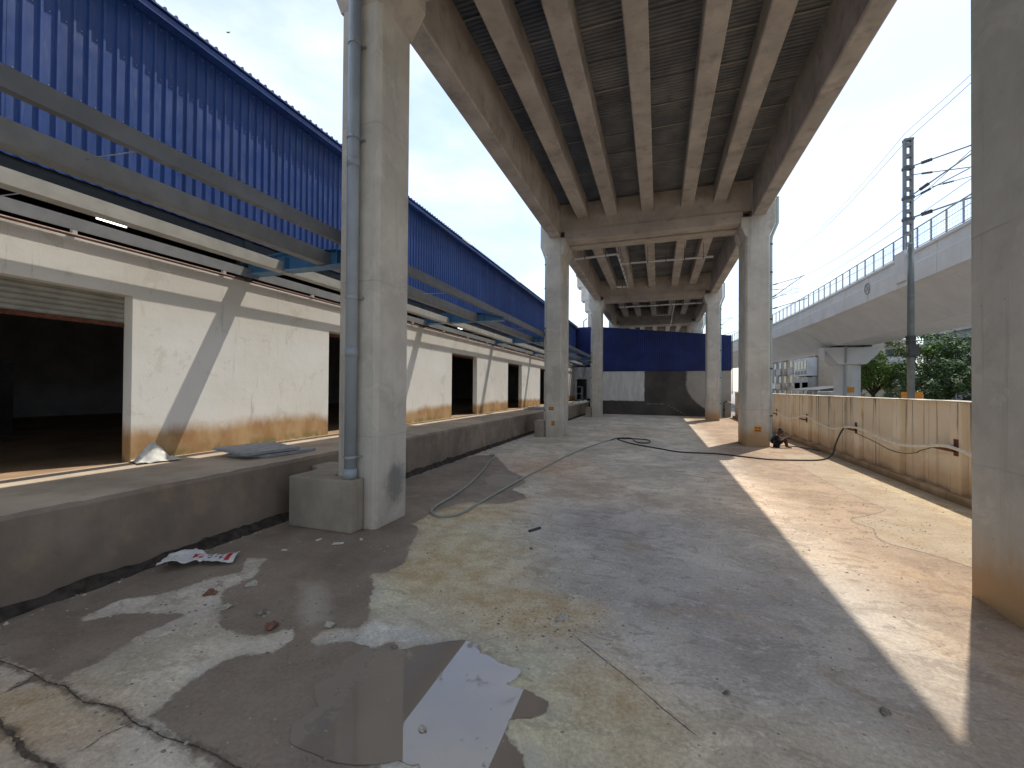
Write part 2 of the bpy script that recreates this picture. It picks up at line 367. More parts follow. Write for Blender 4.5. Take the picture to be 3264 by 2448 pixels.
# ------------------------------------------------------------------ the ground
WET = [(-6.9, 2.31), (-6.9, 2.98), (-6.9, 4.02), (-6.9, 5.96), (-6.9, 7.08), (-3.92, 6.4), (-3.52, 5.54), (-3.25, 5.04), (-3.29, 4.64), (-3.46, 4.5), (-3.22, 4.26), (-3.1, 4.04), (-2.88, 3.77), (-2.78, 3.5), (-3.1, 3.34), (-3.09, 3.16), (-3.01, 3.09), (-2.78, 3.25), (-2.55, 3.29), (-2.42, 3.24), (-2.41, 3.37), (-2.34, 3.41), (-2.24, 3.33), (-2.07, 3.45), (-1.9, 3.57), (-1.71, 3.66), (-1.59, 3.64), (-1.51, 3.53), (-1.29, 3.46), (-1.12, 3.45), (-1.08, 3.41), (-1.09, 3.34), (-1.15, 3.24), (-1.11, 3.22), (-0.98, 3.22), (-0.89, 3.18), (-0.79, 3.16), (-0.77, 3.06), (-0.86, 2.96), (-1.01, 2.89), (-1.0, 2.78), (-0.93, 2.7), (-0.82, 2.65), (-0.76, 2.54), (-1.29, 2.31), (-1.43, 2.36), (-1.58, 2.35), (-1.65, 2.3), (-1.64, 2.22), (-2.5, 1.92), (-3.08, 1.99), (-3.48, 2.01), (-4.16, 2.01), (-4.58, 2.04), (-5.04, 2.04), (-6.9, 2.01)]
LIGHT = [(-5.6, 2.63), (-5.65, 3.05), (-5.36, 3.28), (-5.29, 3.75), (-5.07, 3.99), (-5.45, 4.37), (-5.15, 4.43), (-4.82, 4.0), (-4.79, 3.55), (-4.38, 3.22), (-4.04, 3.0), (-3.73, 3.0), (-3.54, 3.11), (-3.42, 3.24), (-3.29, 3.09), (-3.26, 2.92), (-3.48, 2.8), (-3.57, 2.67), (-3.59, 2.49), (-3.57, 2.34), (-3.51, 2.16), (-3.48, 1.9), (-4.16, 1.9), (-4.58, 2.04), (-4.56, 2.39), (-4.66, 2.68), (-4.63, 2.98), (-4.66, 3.12), (-4.84, 3.08), (-5.08, 2.92), (-5.37, 2.78), (-5.48, 2.59)]
PALE = [(-4.11, 4.0), (-3.86, 4.13), (-3.49, 3.77), (-3.25, 3.48), (-3.3, 3.31), (-3.58, 3.46), (-3.79, 3.73)]
PUD = [(-2.60, 3.02), (-2.54, 3.24), (-2.41, 3.22), (-2.4, 3.35), (-2.33, 3.4), (-2.23, 3.31), (-2.07, 3.44), (-1.89, 3.56), (-1.7, 3.65), (-1.59, 3.64), (-1.51, 3.52), (-1.29, 3.45), (-1.12, 3.44), (-1.08, 3.41), (-1.09, 3.34), (-1.15, 3.24), (-1.11, 3.22), (-0.98, 3.22), (-0.89, 3.18), (-0.79, 3.16), (-0.77, 3.06), (-0.86, 2.96), (-1.01, 2.89), (-1.0, 2.78), (-0.93, 2.7), (-0.82, 2.65), (-0.76, 2.54), (-0.85, 2.43), (-1.28, 2.3), (-1.43, 2.36), (-1.57, 2.34), (-1.66, 2.28), (-1.96, 2.19), (-2.3, 2.2), (-2.44, 2.34), (-2.38, 2.52), (-2.58, 2.68), (-2.52, 2.84)]
WET2 = [(-6.9, 8.68), (-6.9, 10.48), (-6.6, 12.48), (-5.9, 13.84), (-5.38, 13.8), (-4.76, 12.72), (-4.0, 11.43), (-3.51, 10.96), (-3.15, 10.22), (-3.28, 9.4), (-2.83, 9.12), (-2.67, 8.76), (-3.0, 8.16), (-3.73, 8.07), (-3.91, 7.82), (-4.07, 7.09), (-4.06, 6.51), (-4.0, 5.81), (-4.16, 5.48), (-6.9, 7.54)]
PUD2 = [(-4.32, 10.34), (-4.31, 10.81), (-4.06, 11.03), (-3.59, 10.93), (-3.44, 10.38), (-3.48, 9.69), (-3.51, 9.55), (-3.73, 9.59), (-4.1, 9.85)]
CREAM = [(4.2, 15.54), (4.18, 13.62), (4.18, 12.67), (4.25, 11.6), (4.31, 10.83), (4.32, 10.49), (3.83, 9.93), (3.42, 9.53), (3.39, 9.23), (3.53, 9.02), (3.41, 8.58), (3.41, 8.22), (3.68, 7.99), (3.86, 7.81), (4.02, 7.54), (4.42, 7.04), (6.6, 6.0), (6.6, 11.68), (6.6, 15.08), (6.6, 18.86), (4.34, 18.2)]

def sdf(poly, X, Y):
    d = np.full(X.shape, 1e9); inside = np.zeros(X.shape, bool); n = len(poly)
    for i in range(n):
        ax, ay = poly[i]; bx, by = poly[(i + 1) % n]
        ex, ey = bx - ax, by - ay; L = ex * ex + ey * ey + 1e-12
        t = np.clip(((X - ax) * ex + (Y - ay) * ey) / L, 0, 1)
        d = np.minimum(d, np.hypot(X - ax - t * ex, Y - ay - t * ey))
        c = ((ay > Y) != (by > Y)) & (X < (bx - ax) * (Y - ay) / (by - ay + 1e-12) + ax)
        inside ^= c
    return np.where(inside, d, -d)

# soft colour areas of the slab: x, y, radius x, radius y, albedo, strength
SPOTS = [(-4.02,6.49,.6,.6,(.52,.43,.24),.8),(-2.63,5.48,1.1,1.0,(.56,.51,.33),.8),(-2.75,4.79,.6,.6,(.54,.42,.22),.75),(-1.54,4.38,.5,.35,(.52,.37,.18),.85),
 (-1.08,4.45,.45,.3,(.50,.36,.20),.6),(-1.66,5.27,.35,.3,(.54,.42,.24),.7),(-.37,3.39,.4,.35,(.44,.30,.16),.75),(-3.33,7.33,.8,.5,(.50,.36,.18),.8),(-3.37,8.38,.7,.5,(.36,.24,.12),.8),
 (-1.72,3.6,.5,.4,(.62,.58,.48),.7),(-1.07,3.43,.5,.5,(.62,.58,.46),.7),(-3.05,6.35,.8,.6,(.58,.58,.49),.7),(-2.99,4.07,.5,.4,(.62,.58,.47),.7),(-2.69,3.25,.3,.2,(.70,.68,.62),.9),
 (-2.25,3.55,.6,.14,(.70,.68,.62),.85),(-3.27,10.32,.9,1.0,(.60,.59,.56),.6),(-1.07,6.05,1.2,1.1,(.55,.55,.50),.6),(-.15,7.43,2.0,2.0,(.49,.475,.47),.7),(.39,5.19,1.6,1.3,(.47,.455,.45),.7),
 (.86,4.12,1.3,.9,(.47,.45,.44),.6),(-.98,7.92,1.2,1.0,(.48,.455,.455),.6),(-3.28,12.75,1.5,1.8,(.50,.33,.25),.75),(-1.6,10.4,1.0,1.4,(.47,.36,.29),.6),(.5,9.5,1.3,1.0,(.47,.40,.34),.5),(1.86,11.25,1.0,3.0,(.56,.44,.37),.5),(-1.8,24.97,2.5,4.0,(.46,.39,.32),.5),
 (-.84,2.93,.7,.5,(.60,.55,.41),.7),(-1.58,2.2,.35,.2,(.72,.69,.60),.9),(-4.27,1.8,.8,.35,(.50,.34,.22),.8),(-4.17,2.37,.6,.5,(.54,.50,.42),.7),(1.39,5.55,1.2,1.0,(.46,.44,.425),.5),
 (-2.28,18.4,1.8,3.0,(.50,.46,.41),.6),(.84,3.3,.9,.4,(.45,.40,.33),.5),(-.06,3.04,.5,.4,(.50,.45,.34),.6),(-4.4,16,1.4,3,(.50,.47,.43),.6),(1.1,15,1.5,3,(.50,.475,.455),.5)]

CR1 = [(-5.46,2.01),(-5.19,2.02),(-4.85,2.02),(-4.61,2.0),(-4.44,2.02),(-4.32,2.0),(-4.08,1.97),(-3.93,2.0),(-3.72,2.01),(-3.51,1.97),(-3.34,1.97),(-3.17,1.96),(-2.93,1.98),(-2.77,1.98),(-2.51,1.96),(-2.3,1.94)]
CR2 = [(-4.6,1.66),(-4.48,1.65),(-4.2,1.63),(-4.03,1.6),(-3.89,1.57),(-3.74,1.57),(-3.56,1.57),(-3.3,1.56)]
CR2B = [(-4.85,2.02),(-4.8,1.94),(-4.79,1.84)]
def ground():
    xs = np.concatenate([[-900,-300,-120,-60,-30,-15,-9], np.arange(-6.9, 6.9, 0.07), [8,10,14,20,30,60,120,300,900]])
    ys = np.concatenate([[-900,-300,-100,-40,-15,-6,-2,0], np.arange(0.8, 8.0, 0.06), np.arange(8.0, 20, 0.16), np.arange(20, 48, 0.4), [50,55,65,80,120,200,400,900]])
    X, Y = np.meshgrid(xs, ys); nx, ny = len(xs), len(ys)
    V = np.stack([X, Y, np.zeros_like(X)], -1).reshape(-1, 3)
    idx = np.arange(nx * ny).reshape(ny, nx)
    F = np.stack([idx[:-1,:-1], idx[:-1,1:], idx[1:,1:], idx[1:,:-1]], -1).reshape(-1, 4)
    me = bpy.data.meshes.new('ground'); me.from_pydata(V.tolist(), [], F.tolist())
    wet = np.maximum(sdf(WET, X, Y), sdf(WET2, X, Y) - 0.0)
    pale = sdf(PALE, X, Y)
    wet = np.minimum(wet, -sdf(LIGHT, X, Y))
    cream = sdf(CREAM, X, Y)
    c = np.zeros(X.shape + (3,)); c[:] = (.76, .69, .575)  # floor base colour, lifted to brighten the part lying in shade
    t = np.clip((X - 1.3) / 1.5, 0, 1)[..., None]; c = c * (1 - t) + np.array((.40, .30, .22)) * t  # tan strip, its colour also darkened to offset the direct sun on it
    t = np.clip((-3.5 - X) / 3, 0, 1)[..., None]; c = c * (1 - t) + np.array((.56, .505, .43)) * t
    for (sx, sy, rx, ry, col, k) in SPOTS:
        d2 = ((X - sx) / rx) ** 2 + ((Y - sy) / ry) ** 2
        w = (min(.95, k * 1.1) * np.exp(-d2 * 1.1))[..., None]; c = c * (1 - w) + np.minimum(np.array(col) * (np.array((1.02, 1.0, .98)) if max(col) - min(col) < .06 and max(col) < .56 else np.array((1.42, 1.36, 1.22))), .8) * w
    out = (np.abs(X) > 7.2) | (Y > 41) | (Y < -10)
    c[out] = (.34, .33, .32)
    ochre = np.zeros(X.shape)
    for (sx, sy, rx, ry, k) in ((-3.9,6.6,.9,.7,.9),(-2.9,5.6,.9,.8,.7),(-2.7,4.8,.8,.6,.9),(-1.5,4.4,.8,.45,1.0),(-1.0,4.5,.6,.4,.8),(-2.2,6.0,1.0,.6,.6),(-.37,3.39,.5,.45,1.0),(-3.3,7.4,1.1,.6,1.0),(-3.2,8.5,.9,.7,.9),(-1.5,3.9,.8,.3,.5),(-.2,2.6,.5,.4,.6),(-4.3,1.8,.9,.4,.8),(-3.0,12.6,1.6,1.6,.5),(5.6,11,.6,2.2,.7),(5.4,14,.6,2,.6)):
        ochre += k * np.exp(-((X - sx) / rx) ** 2 - ((Y - sy) / ry) ** 2)
    cd = np.full(X.shape, 1e9)
    for P in (CR1, CR2, CR2B):
        for (ax, ay), (bx, by) in zip(P[:-1], P[1:]):
            ex, ey = bx - ax, by - ay; t = np.clip(((X - ax) * ex + (Y - ay) * ey) / (ex * ex + ey * ey), 0, 1)
            cd = np.minimum(cd, np.hypot(X - ax - t * ex, Y - ay - t * ey))
    for nm, arr in (('wet', wet), ('cream', cream), ('ochre', ochre), ('crackd', cd), ('pale', pale)):
        a = me.attributes.new(nm, 'FLOAT', 'POINT'); a.data.foreach_set('value', np.clip(arr, -2, 2).astype(np.float32).ravel())
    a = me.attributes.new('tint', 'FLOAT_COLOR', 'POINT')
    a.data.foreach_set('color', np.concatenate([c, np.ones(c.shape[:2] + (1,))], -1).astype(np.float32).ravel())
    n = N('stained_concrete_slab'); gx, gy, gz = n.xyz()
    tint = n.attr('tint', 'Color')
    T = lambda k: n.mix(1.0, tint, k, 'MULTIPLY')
    wob = n.math('ADD', n.math('MULTIPLY', n.math('SUBTRACT', n.noise(1.6, 8, 0.62), 0.5), 0.55), n.math('MULTIPLY', n.math('SUBTRACT', n.noise(8, 8, 0.7), 0.5), 0.42))
    big = n.noise(0.55, 9, 0.66, n.scaled((1.0, 0.8, 1)))
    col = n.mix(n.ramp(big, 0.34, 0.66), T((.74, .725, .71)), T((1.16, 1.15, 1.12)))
    # scuffed greys, dragged across the slab
    drag = n.noise(2.4, 10, 0.74, n.scaled((0.8, 1.3, 1)), 1.2)
    col = n.mix(n.math('MULTIPLY', n.ramp(drag, 0.52, 0.60), 0.62), col, T((.58, .555, .53)))
    pat = n.noise(1.0, 10, 0.74, n.scaled((1, 1, 1), loc=(11, 2, 0)), 0.9)
    col = n.mix(n.math('MULTIPLY', n.ramp(pat, 0.53, 0.565), 0.46), col, T((.66, .63, .59)))
    lime = n.noise(3.4, 10, 0.75, n.scaled((0.8, 1.5, 1), loc=(7, 3, 0)), 1.2)
    col = n.mix(n.math('MULTIPLY', n.ramp(lime, 0.55, 0.62), 0.60), col, T((1.22, 1.24, 1.24)))
    mud = n.noise(1.3, 10, 0.74, n.scaled((0.8, 1.2, 1), loc=(1, 5, 0)), 1.1)
    col = n.mix(n.math('MULTIPLY', n.ramp(mud, 0.535, 0.61), n.ramp(gy, 5, 13, 0.30, 0.70)), col, (.46, .335, .225))
    cw = n.ramp(n.math('ADD', n.attr('cream'), n.math('MULTIPLY', wob, 0.25)), -0.04, 0.06)
    col = n.mix(n.math('MULTIPLY', cw, 0.72), col, n.mix(n.ramp(n.noise(1.5, 8, .65), 0.35, 0.65), (.37, .285, .19), (.46, .385, .285)))
    oc = n.math('ADD', n.attr('ochre'), n.math('MULTIPLY', n.math('SUBTRACT', n.noise(2.6, 9, .7, None, .6), .5), 1.5))
    col = n.mix(n.ramp(oc, .25, 1.05, 0.0, .72), col, n.mix(n.ramp(n.noise(3.5, 6, .6), .35, .65), (.54, .40, .22), (.72, .63, .45)))
    rust = n.math('MULTIPLY', n.ramp(n.noise(0.9, 8, 0.68, n.scaled((1, 1, 1), loc=(3, 9, 0))), 0.55, 0.70), 0.42)
    col = n.mix(rust, col, (.47, .33, .18))
    fine = n.noise(28, 6, 0.72)
    col = n.mix(n.ramp(fine, .3, .7), n.mix(1.0, col, (.80, .79, .78), 'MULTIPLY'), n.mix(1.0, col, (1.13, 1.13, 1.12), 'MULTIPLY'))
    gm = n.ramp(n.noise(1.3, 6, .65), 0.46, 0.62)
    g1 = n.ramp(n.voro(24, n.scaled((1, 1, 0.0))), 0.05, 0.16, 1.0, 0.0)
    col = n.mix(n.math('MULTIPLY', n.math('MULTIPLY', g1, gm), 0.8), col, (.12, .10, .08))
    g2 = n.ramp(n.noise(75, 4, 0.65), 0.62, 0.72)
    col = n.mix(n.math('MULTIPLY', g2, 0.5), col, (.17, .15, .125))
    wsd = n.math('ADD', n.attr('wet'), n.math('MULTIPLY', wob, 0.42))
    wm = n.ramp(wsd, -0.012, 0.022)
    damp = n.math('MULTIPLY', n.ramp(n.math('ADD', wsd, n.math('MULTIPLY', n.math('SUBTRACT', n.noise(1.1, 7, .65), .5), .5)), -0.16, 0.06), 0.45)
    wetc = n.mix(n.ramp(n.noise(0.9, 8, 0.66), 0.3, 0.7), (.215, .17, .13), (.335, .27, .21))
    wetc = n.mix(n.math('MULTIPLY', n.ramp(n.noise(2.2, 8, .7, None, .8), .50, .68), .5), wetc, (.33, .28, .22))
    wetc = n.mix(n.ramp(fine, .3, .7), n.mix(1.0, wetc, (.82, .82, .82), 'MULTIPLY'), n.mix(1.0, wetc, (1.1, 1.1, 1.1), 'MULTIPLY'))
    wetc = n.mix(n.ramp(n.math('ADD', n.attr('pale'), n.math('MULTIPLY', wob, .5)), -.12, .14, 0, .75), wetc, (.48, .42, .34))
    rim = n.math('MULTIPLY', n.ramp(wsd, -0.26, -0.01), n.math('SUBTRACT', 1.0, wm))
    col = n.mix(n.math('MULTIPLY', rim, n.ramp(n.noise(2.5, 5, .65), 0.45, 0.65, 0, 0.6)), col, (.70, .68, .61))
    col = n.mix(damp, col, n.mix(1.0, col, (.58, .53, .47), 'MULTIPLY'))
    col = n.mix(wm, col, wetc)
    hal = n.math('ADD', n.attr('crackd'), n.math('MULTIPLY', n.math('SUBTRACT', n.noise(7, 7, .7), .5), .16))
    col = n.mix(n.ramp(hal, 0.0, 0.06, .8, 0.0), col, (.12, .095, .07))
    rough = n.math('SUBTRACT', n.ramp(n.noise(5, 5), 0.3, 0.7, 0.78, 0.97), n.math('MULTIPLY', wm, 0.36))
    h = n.math('ADD', n.math('MULTIPLY', n.noise(6, 10, 0.72), 1.0), n.math('MULTIPLY', n.noise(45, 4, 0.65), 0.3))
    h = n.math('SUBTRACT', h, n.math('MULTIPLY', wm, 0.25))
    st = n.math('SUBTRACT', 0.62, n.math('MULTIPLY', wm, 0.40))
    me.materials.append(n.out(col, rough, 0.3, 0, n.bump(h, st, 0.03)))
    return tag(link('ground', me), 'stained grey concrete yard floor with wet brown patches', kind='structure')
GROUND = ground()

def ragged(poly, k=3, amp=0.02, seed=1):
    rnd = random.Random(seed); P = [Vector(p) for p in poly]
    for _ in range(k):
        Q = []
        for i in range(len(P)):
            a, b = P[i], P[(i + 1) % len(P)]; mid = (a + b) / 2; e = b - a
            nrm_ = Vector((-e.y, e.x)).normalized() if e.length > 1e-6 else Vector((0, 0))
            Q += [a, mid + nrm_ * rnd.uniform(-1, 1) * min(amp, e.length * 0.18)]
        P = Q; amp *= 0.5
    return P
def water_mat():
    n = N('shallow_puddle_water'); x, y, z = n.xyz()
    nz = n.noise(2.0, 8, 0.66)
    silt = n.ramp(n.math('SUBTRACT', nz, n.ramp(x, -2.75, -2.0, -0.22, 0.11)), 0.44, 0.58)
    spk = n.ramp(n.noise(17, 5, 0.7), 0.64, 0.69)
    s = n.math('MAXIMUM', silt, n.math('MULTIPLY', spk, 0.7))
    col = n.mix(n.ramp(n.noise(0.8, 5), .3, .7), (.25, .20, .15), (.30, .245, .19))
    col = n.mix(n.math('MULTIPLY', s, .5), col, (.30, .255, .205))
    return n.out(col, n.ramp(s, 0, 1, 0.012, 0.40), 0.5, 0, None, IOR=n.ramp(s, 0, 1, 1.92, 1.35))
MT['water'] = water_mat()
def puddle(poly, label, seed):
    P = ragged(poly, 2, 0.02, seed); b = MB()
    n = len(P); b.add([(p.x, p.y, 0.005) for p in P], [tuple(range(n))])
    me = b.mesh('puddle', MT['water']); bm = bmesh.new(); bm.from_mesh(me)
    for f in bm.faces:
        if f.normal.z < 0: f.normal_flip()
    bm.to_mesh(me); bm.free()
    return tag(link('puddle', me), label, 'puddle', kind='structure')
puddle(PUD, 'large shallow puddle mirroring a strip of sky in the foreground', 3)
puddle(PUD2, 'small puddle inside the loop of the grey hose', 4)

def crack(pts, w, seed, name='floor_crack', mat=None):
    rnd = random.Random(seed); P = smooth_path([(x, y, 0) for x, y in pts], 6); b = MB(); vs_ = []
    for i, p in enumerate(P):
        t = (P[min(i+1, len(P)-1)] - P[max(i-1, 0)]).normalized(); nn = Vector((-t.y, t.x, 0))
        p = p + nn * rnd.uniform(-1, 1) * min(w * .6, .008)
        ww = w * rnd.uniform(0.25, 1.3) * (0.2 if i in (0, len(P)-1) else 1)
        vs_ += [tuple(p + nn * ww + Vector((0, 0, 0.003))), tuple(p - nn * ww + Vector((0, 0, 0.003)))]
    b.add(vs_, [(2*i, 2*i+1, 2*i+3, 2*i+2) for i in range(len(P)-1)])
    return b.build(name, mat or MT['tar'], GROUND)
crack(CR1, 0.007, 1)
crack(CR2, 0.016, 2)
crack(CR2B, 0.007, 3)
crack([(-3.51,1.97),(-3.53,1.92),(-3.57,1.83),(-3.56,1.77),(-3.56,1.7)], 0.004, 4)
crack([(-1.25,7.37),(-1.03,7.36),(-.85,7.33),(-.48,7.29),(-.31,7.18),(-.18,7.12)], 0.007, 5)
crack([(-.78,4.1),(-.39,3.77),(-.23,3.64),(.07,3.36),(.27,3.19)], 0.004, 6)
crack([(4.2,15.54),(4.18,13.62),(4.18,12.67),(4.25,11.6),(4.31,10.83),(4.32,10.49),(3.83,9.93),(3.42,9.53),(3.39,9.23),(3.53,9.02),(3.41,8.58),(3.41,8.22),(3.68,7.99),(3.86,7.81),(4.02,7.54),(4.5,7.0)], 0.011, 7, mat=MT['stone'])
crack([(4.2,15.54),(4.5,15.9),(5.0,15.7),(5.6,15.5)], 0.01, 8, mat=MT['stone'])

# ------------------------------------------------------------------ the elevated road
FLY = empty('elevated_road', (-0.4, 13, 0), 'concrete elevated road on tall square columns roofing over the yard', 'viaduct')
CHC = 0.07
def fly_column(x0, x1, y0, y1, outer):
    b = MB(); b.prism(cham(x0, x1, y0, y1, CHC), 0, 8.95)
    col = b.build('column', MT['column'], FLY)
    inn = 0.30 if y0 < 7 else 0.18
    o0, o1 = (0.19, inn) if outer < 0 else (inn, 0.19)
    gx = x0 + .25 if outer > 0 else x1 - .12
    c = MB()
    c.prism([(x0, 8.95), (x1, 8.95), (x1 + o1, 9.42), (x1 + o1, 9.78 if outer < 0 else 10.4), (gx, 9.78 if outer < 0 else 10.4), (gx - .02, 10.4 if outer < 0 else 9.78), (x0 - o0, 10.4 if outer < 0 else 9.78), (x0 - o0, 9.42)], y0, y1, 'y')
    c.build('cap', MT['beam'] if y0 < 7 else MT['column'], col, bevel=0.015)
    return col
LX0, LX1, RX0, RX1 = -5.30, -4.47, 3.50, 4.43
ROWS = [(-9.0, -8.2), (-8.12, -7.32), (5.93, 6.89), (20.2, 21.02), (21.10, 21.95), (35.55, 36.5), (49.8, 50.6), (50.7, 51.5), (65, 66), (79.3, 80.2)]
COLS = {}
for (a, b_) in ROWS:
    COLS[('L', a)] = fly_column(LX0, LX1, a, b_, -1)
    COLS[('R', a)] = fly_column(RX0, RX1, a - (.33 if a == 5.93 else 0), b_ - (.33 if a == 5.93 else 0), 1)
for (a, b_) in ROWS:
    bb = MB(); bb.box(LX1 + 0.1, RX0 - 0.1, a + 0.06, b_ - 0.06, 9.6, 10.08)
    bb.box(-4.60, 3.80, a + 0.11, b_ - 0.11, 10.08, 11.42)
    bb.build('cross_beam', MT['beam'], FLY, bevel=0.012)
GIRD = [(-3.75, -3.20), (-2.40, -1.86), (-0.78, -0.24), (0.92, 1.45), (2.24, 2.77)]
spans = [(-7.3, 5.93), (6.89, 20.2), (21.95, 35.55), (36.5, 49.8), (51.5, 65), (66, 79.3)]
for (a, b_) in spans:
    for (g0, g1) in ((-5.11, -4.57), (3.77, 4.27)):
        p = [(g0, 9.84), (g0 + .04, 9.8), (g1 - .04, 9.8), (g1, 9.84), (g1, 11.42), (g0, 11.42)]
        MB().prism(p, a - 0.02, b_ + 0.02, 'y').build('edge_girder', MT['girder'], FLY)
    for (g0, g1) in GIRD:
        p = [(g0, 10.64), (g0 + .03, 10.61), (g1 - .03, 10.61), (g1, 10.64), (g1 - 0.03, 11.42), (g0 + 0.03, 11.42)]
        MB().prism(p, a - 0.12, b_ + 0.12, 'y').build('girder', MT['girder'], FLY)
MB().box(-5.5, 4.66, -9.2, 95, 11.47, 11.80).build('deck_slab', MT['slab'], FLY)
for s in (-5.5, 4.40):
    MB().box(s, s + 0.26, -9.2, 95, 11.80, 12.0).build('parapet', MT['slab'], FLY)
# steel decking sheets between the girders, ribbed across
PL = 1.19
def deck_sheet():
    b = MB(); prof = []; n = 9; pitch = (PL - 0.035) / n
    for i in range(n):
        y = i * pitch
        prof += [(y, 0), (y + pitch * .35, 0), (y + pitch * .5, 0.035), (y + pitch * .85, 0.035)]
    prof.append((n * pitch, 0))
    vs_ = []
    for (y, z) in prof: vs_ += [(0, y, z), (1, y, z)]
    b.add(vs_, [(2*i, 2*i+1, 2*i+3, 2*i+2) for i in range(len(prof)-1)])
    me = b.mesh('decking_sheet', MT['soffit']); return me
DSH = deck_sheet()
bays = [(-4.57, -3.72), (-3.23, -2.37), (-1.89, -.75), (-.27, .95), (1.42, 2.27), (2.74, 3.77)]
rnd = random.Random(5)
for (a, b_) in spans[1:4]:
    for (x0, x1) in bays:
        k = int((b_ - a) / PL)
        for j in range(k + 1):
            y = a + j * PL
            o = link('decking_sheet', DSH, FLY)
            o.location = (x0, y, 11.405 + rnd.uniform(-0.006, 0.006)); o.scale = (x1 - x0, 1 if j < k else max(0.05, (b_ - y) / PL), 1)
# taller stepped pier of the branching deck, seen over the end building
wc = MB().prism(cham(-8.1, -6.6, 51.0, 52.2, 0.08), 0, 11.7).build('column', MT['column'], FLY)
st = MB(); st.box(-8.45, -6.4, 50.95, 52.3, 11.7, 13.0); st.box(-8.9, -6.2, 50.9, 52.4, 13.0, 14.7); st.box(-9.4, -6.0, 50.85, 52.5, 14.7, 16.0)
st.build('cap', MT['column'], wc, bevel=0.03)
MB().box(-9.5, -5.6, 50.5, 100, 16.0, 16.6).build('branch_deck', MT['slab'], FLY)
side_p = MB().tube([(-8.62, 51.2, 0.2), (-8.62, 51.2, 10.6), (-8.2, 51.2, 10.9)], .09, 8).build('drain_pipe', MT['pvc_white'], FLY)

# rain-water pipes
def clamp_ring(x, y, z, r, parent):
    b = MB(); b.tube([(x, y, z - .02), (x, y, z + .02)], r + .012, 14); b.box(x - r - .05, x + r + .05, y + r * .5, y + r + 0.03, z - .018, z + .018)
    b.build('clamp', MT['galv'], parent)
p = MB(); p.tube([(-4.885, 5.80, 0.90), (-4.885, 5.80, 9.6)], 0.098, 20); p.tube([(-4.885, 5.80, 0.865), (-4.885, 5.80, 1.03)], 0.112, 20)
for zz in (2.9, 6.1, 9.0): p.tube([(-4.885, 5.80, zz), (-4.885, 5.80, zz + .16)], 0.106, 20)
pipe = p.build('drain_pipe', MT['pvc'], FLY, smooth=False)
for f in pipe.data.polygons: f.use_smooth = len(f.vertices) == 4
for zz in (1.22, 3.9, 6.6, 8.2): clamp_ring(-4.885, 5.80, zz, 0.098, pipe)
def side_pipe(sx, x, y, z1=10.6, mat='pvc_green', flare=0.24, r=0.062):
    b = MB(); b.tube([(x, y, 0.25), (x, y, 8.75), (x + sx * .03, y, 8.95), (x + sx * flare, y, 9.5), (x + sx * flare, y, z1)], r, 12)
    b.tube([(x, y, 0.2), (x, y, 0.42)], r * 1.25, 12)
    o = b.build('drain_pipe', MT[mat], FLY)
    for zz in (1.3, 3.3, 5.4, 7.4, 8.6): MB().tube([(x, y, zz - .03), (x, y, zz + .03)], r * 1.22, 12).build('clamp', MT['dark_steel'], o)
for (a, s) in ((20.2, 1), (35.55, 1), (49.8, 1)): side_pipe(1, RX1 + 0.075, a + 0.3)
for (a, s) in ((20.2, -1), (35.55, -1)): side_pipe(-1, LX0 - 0.07, a + 0.3, mat='pvc_white', r=0.05)
def under_pipe(paths, r=0.055):
    b = MB()
    for q in paths: b.tube(q, r, 10)
    o = b.build('under_deck_pipe', MT['pvc_white'], FLY)
    for q in paths:
        a, c = Vector(q[0]), Vector(q[-1]); n = max(1, int((c - a).length / 0.9))
        for i in range(n):
            t = (i + .5) / n; pt = a + (c - a) * t; d = (c - a).normalized()
            cl = MB(); cl.tube([pt - d * .02, pt + d * .02], r * 1.25, 10); cl.box(pt.x - .01, pt.x + .01, pt.y - .01, pt.y + .01, pt.z + r, pt.z + r + 0.75)
            cl.build('clamp', MT['dark_steel'], o)
under_pipe([[(-4.25, 22.3, 9.3), (-2.05, 22.1, 9.3)], [(-2.0, 22.15, 9.3), (-1.97, 29.4, 9.3)], [(-1.96, 23.9, 9.3), (2.66, 24.0, 9.3)], [(-2.7, 29.3, 9.3), (-1.97, 29.4, 9.3)]])
under_pipe([[(-3.2, 36.9, 9.35), (3.3, 36.9, 9.35)], [(1.2, 37.0, 9.35), (1.22, 49, 9.35)], [(-0.2, 42, 9.35), (1.2, 42.07, 9.35)]])
# painted reference marks on the columns, strokes of worn figures
def column_mark(x, y, z, w, h, seed, col):
    rnd_ = random.Random(seed)
    o = MB().box(x - w/2, x + w/2, y - .004, y + .01, z - h/2, z + h/2).build('painted_mark', MT['paint_orange'], col)
    b = MB()
    for row in (-.22, .24):
        for k in range(3):
            cx = x + (k - 1) * w * .26; cz = z + row * h
            for _ in range(3):
                if rnd_.random() < .5: b.box(cx - w*.09, cx + w*.09, y - .0065, y - .004, cz + rnd_.choice((-.1, .1)) * h - .008, cz + rnd_.choice((-.1, .1)) * h * 0 + .012)
                else: b.box(cx + w*.06, cx + w*.10, y - .0072, y - .004, cz - h*.13, cz + h*.13)
    b.build('worn_figures', MT['ink'], o)
column_mark(-4.97, 20.2, 1.40, .26, .17, 1, COLS[('L', 20.2)])
column_mark(-4.88, 20.2, 0.68, .17, .24, 2, COLS[('L', 20.2)])
column_mark(3.97, 20.2, 0.73, .27, .24, 3, COLS[('R', 20.2)])
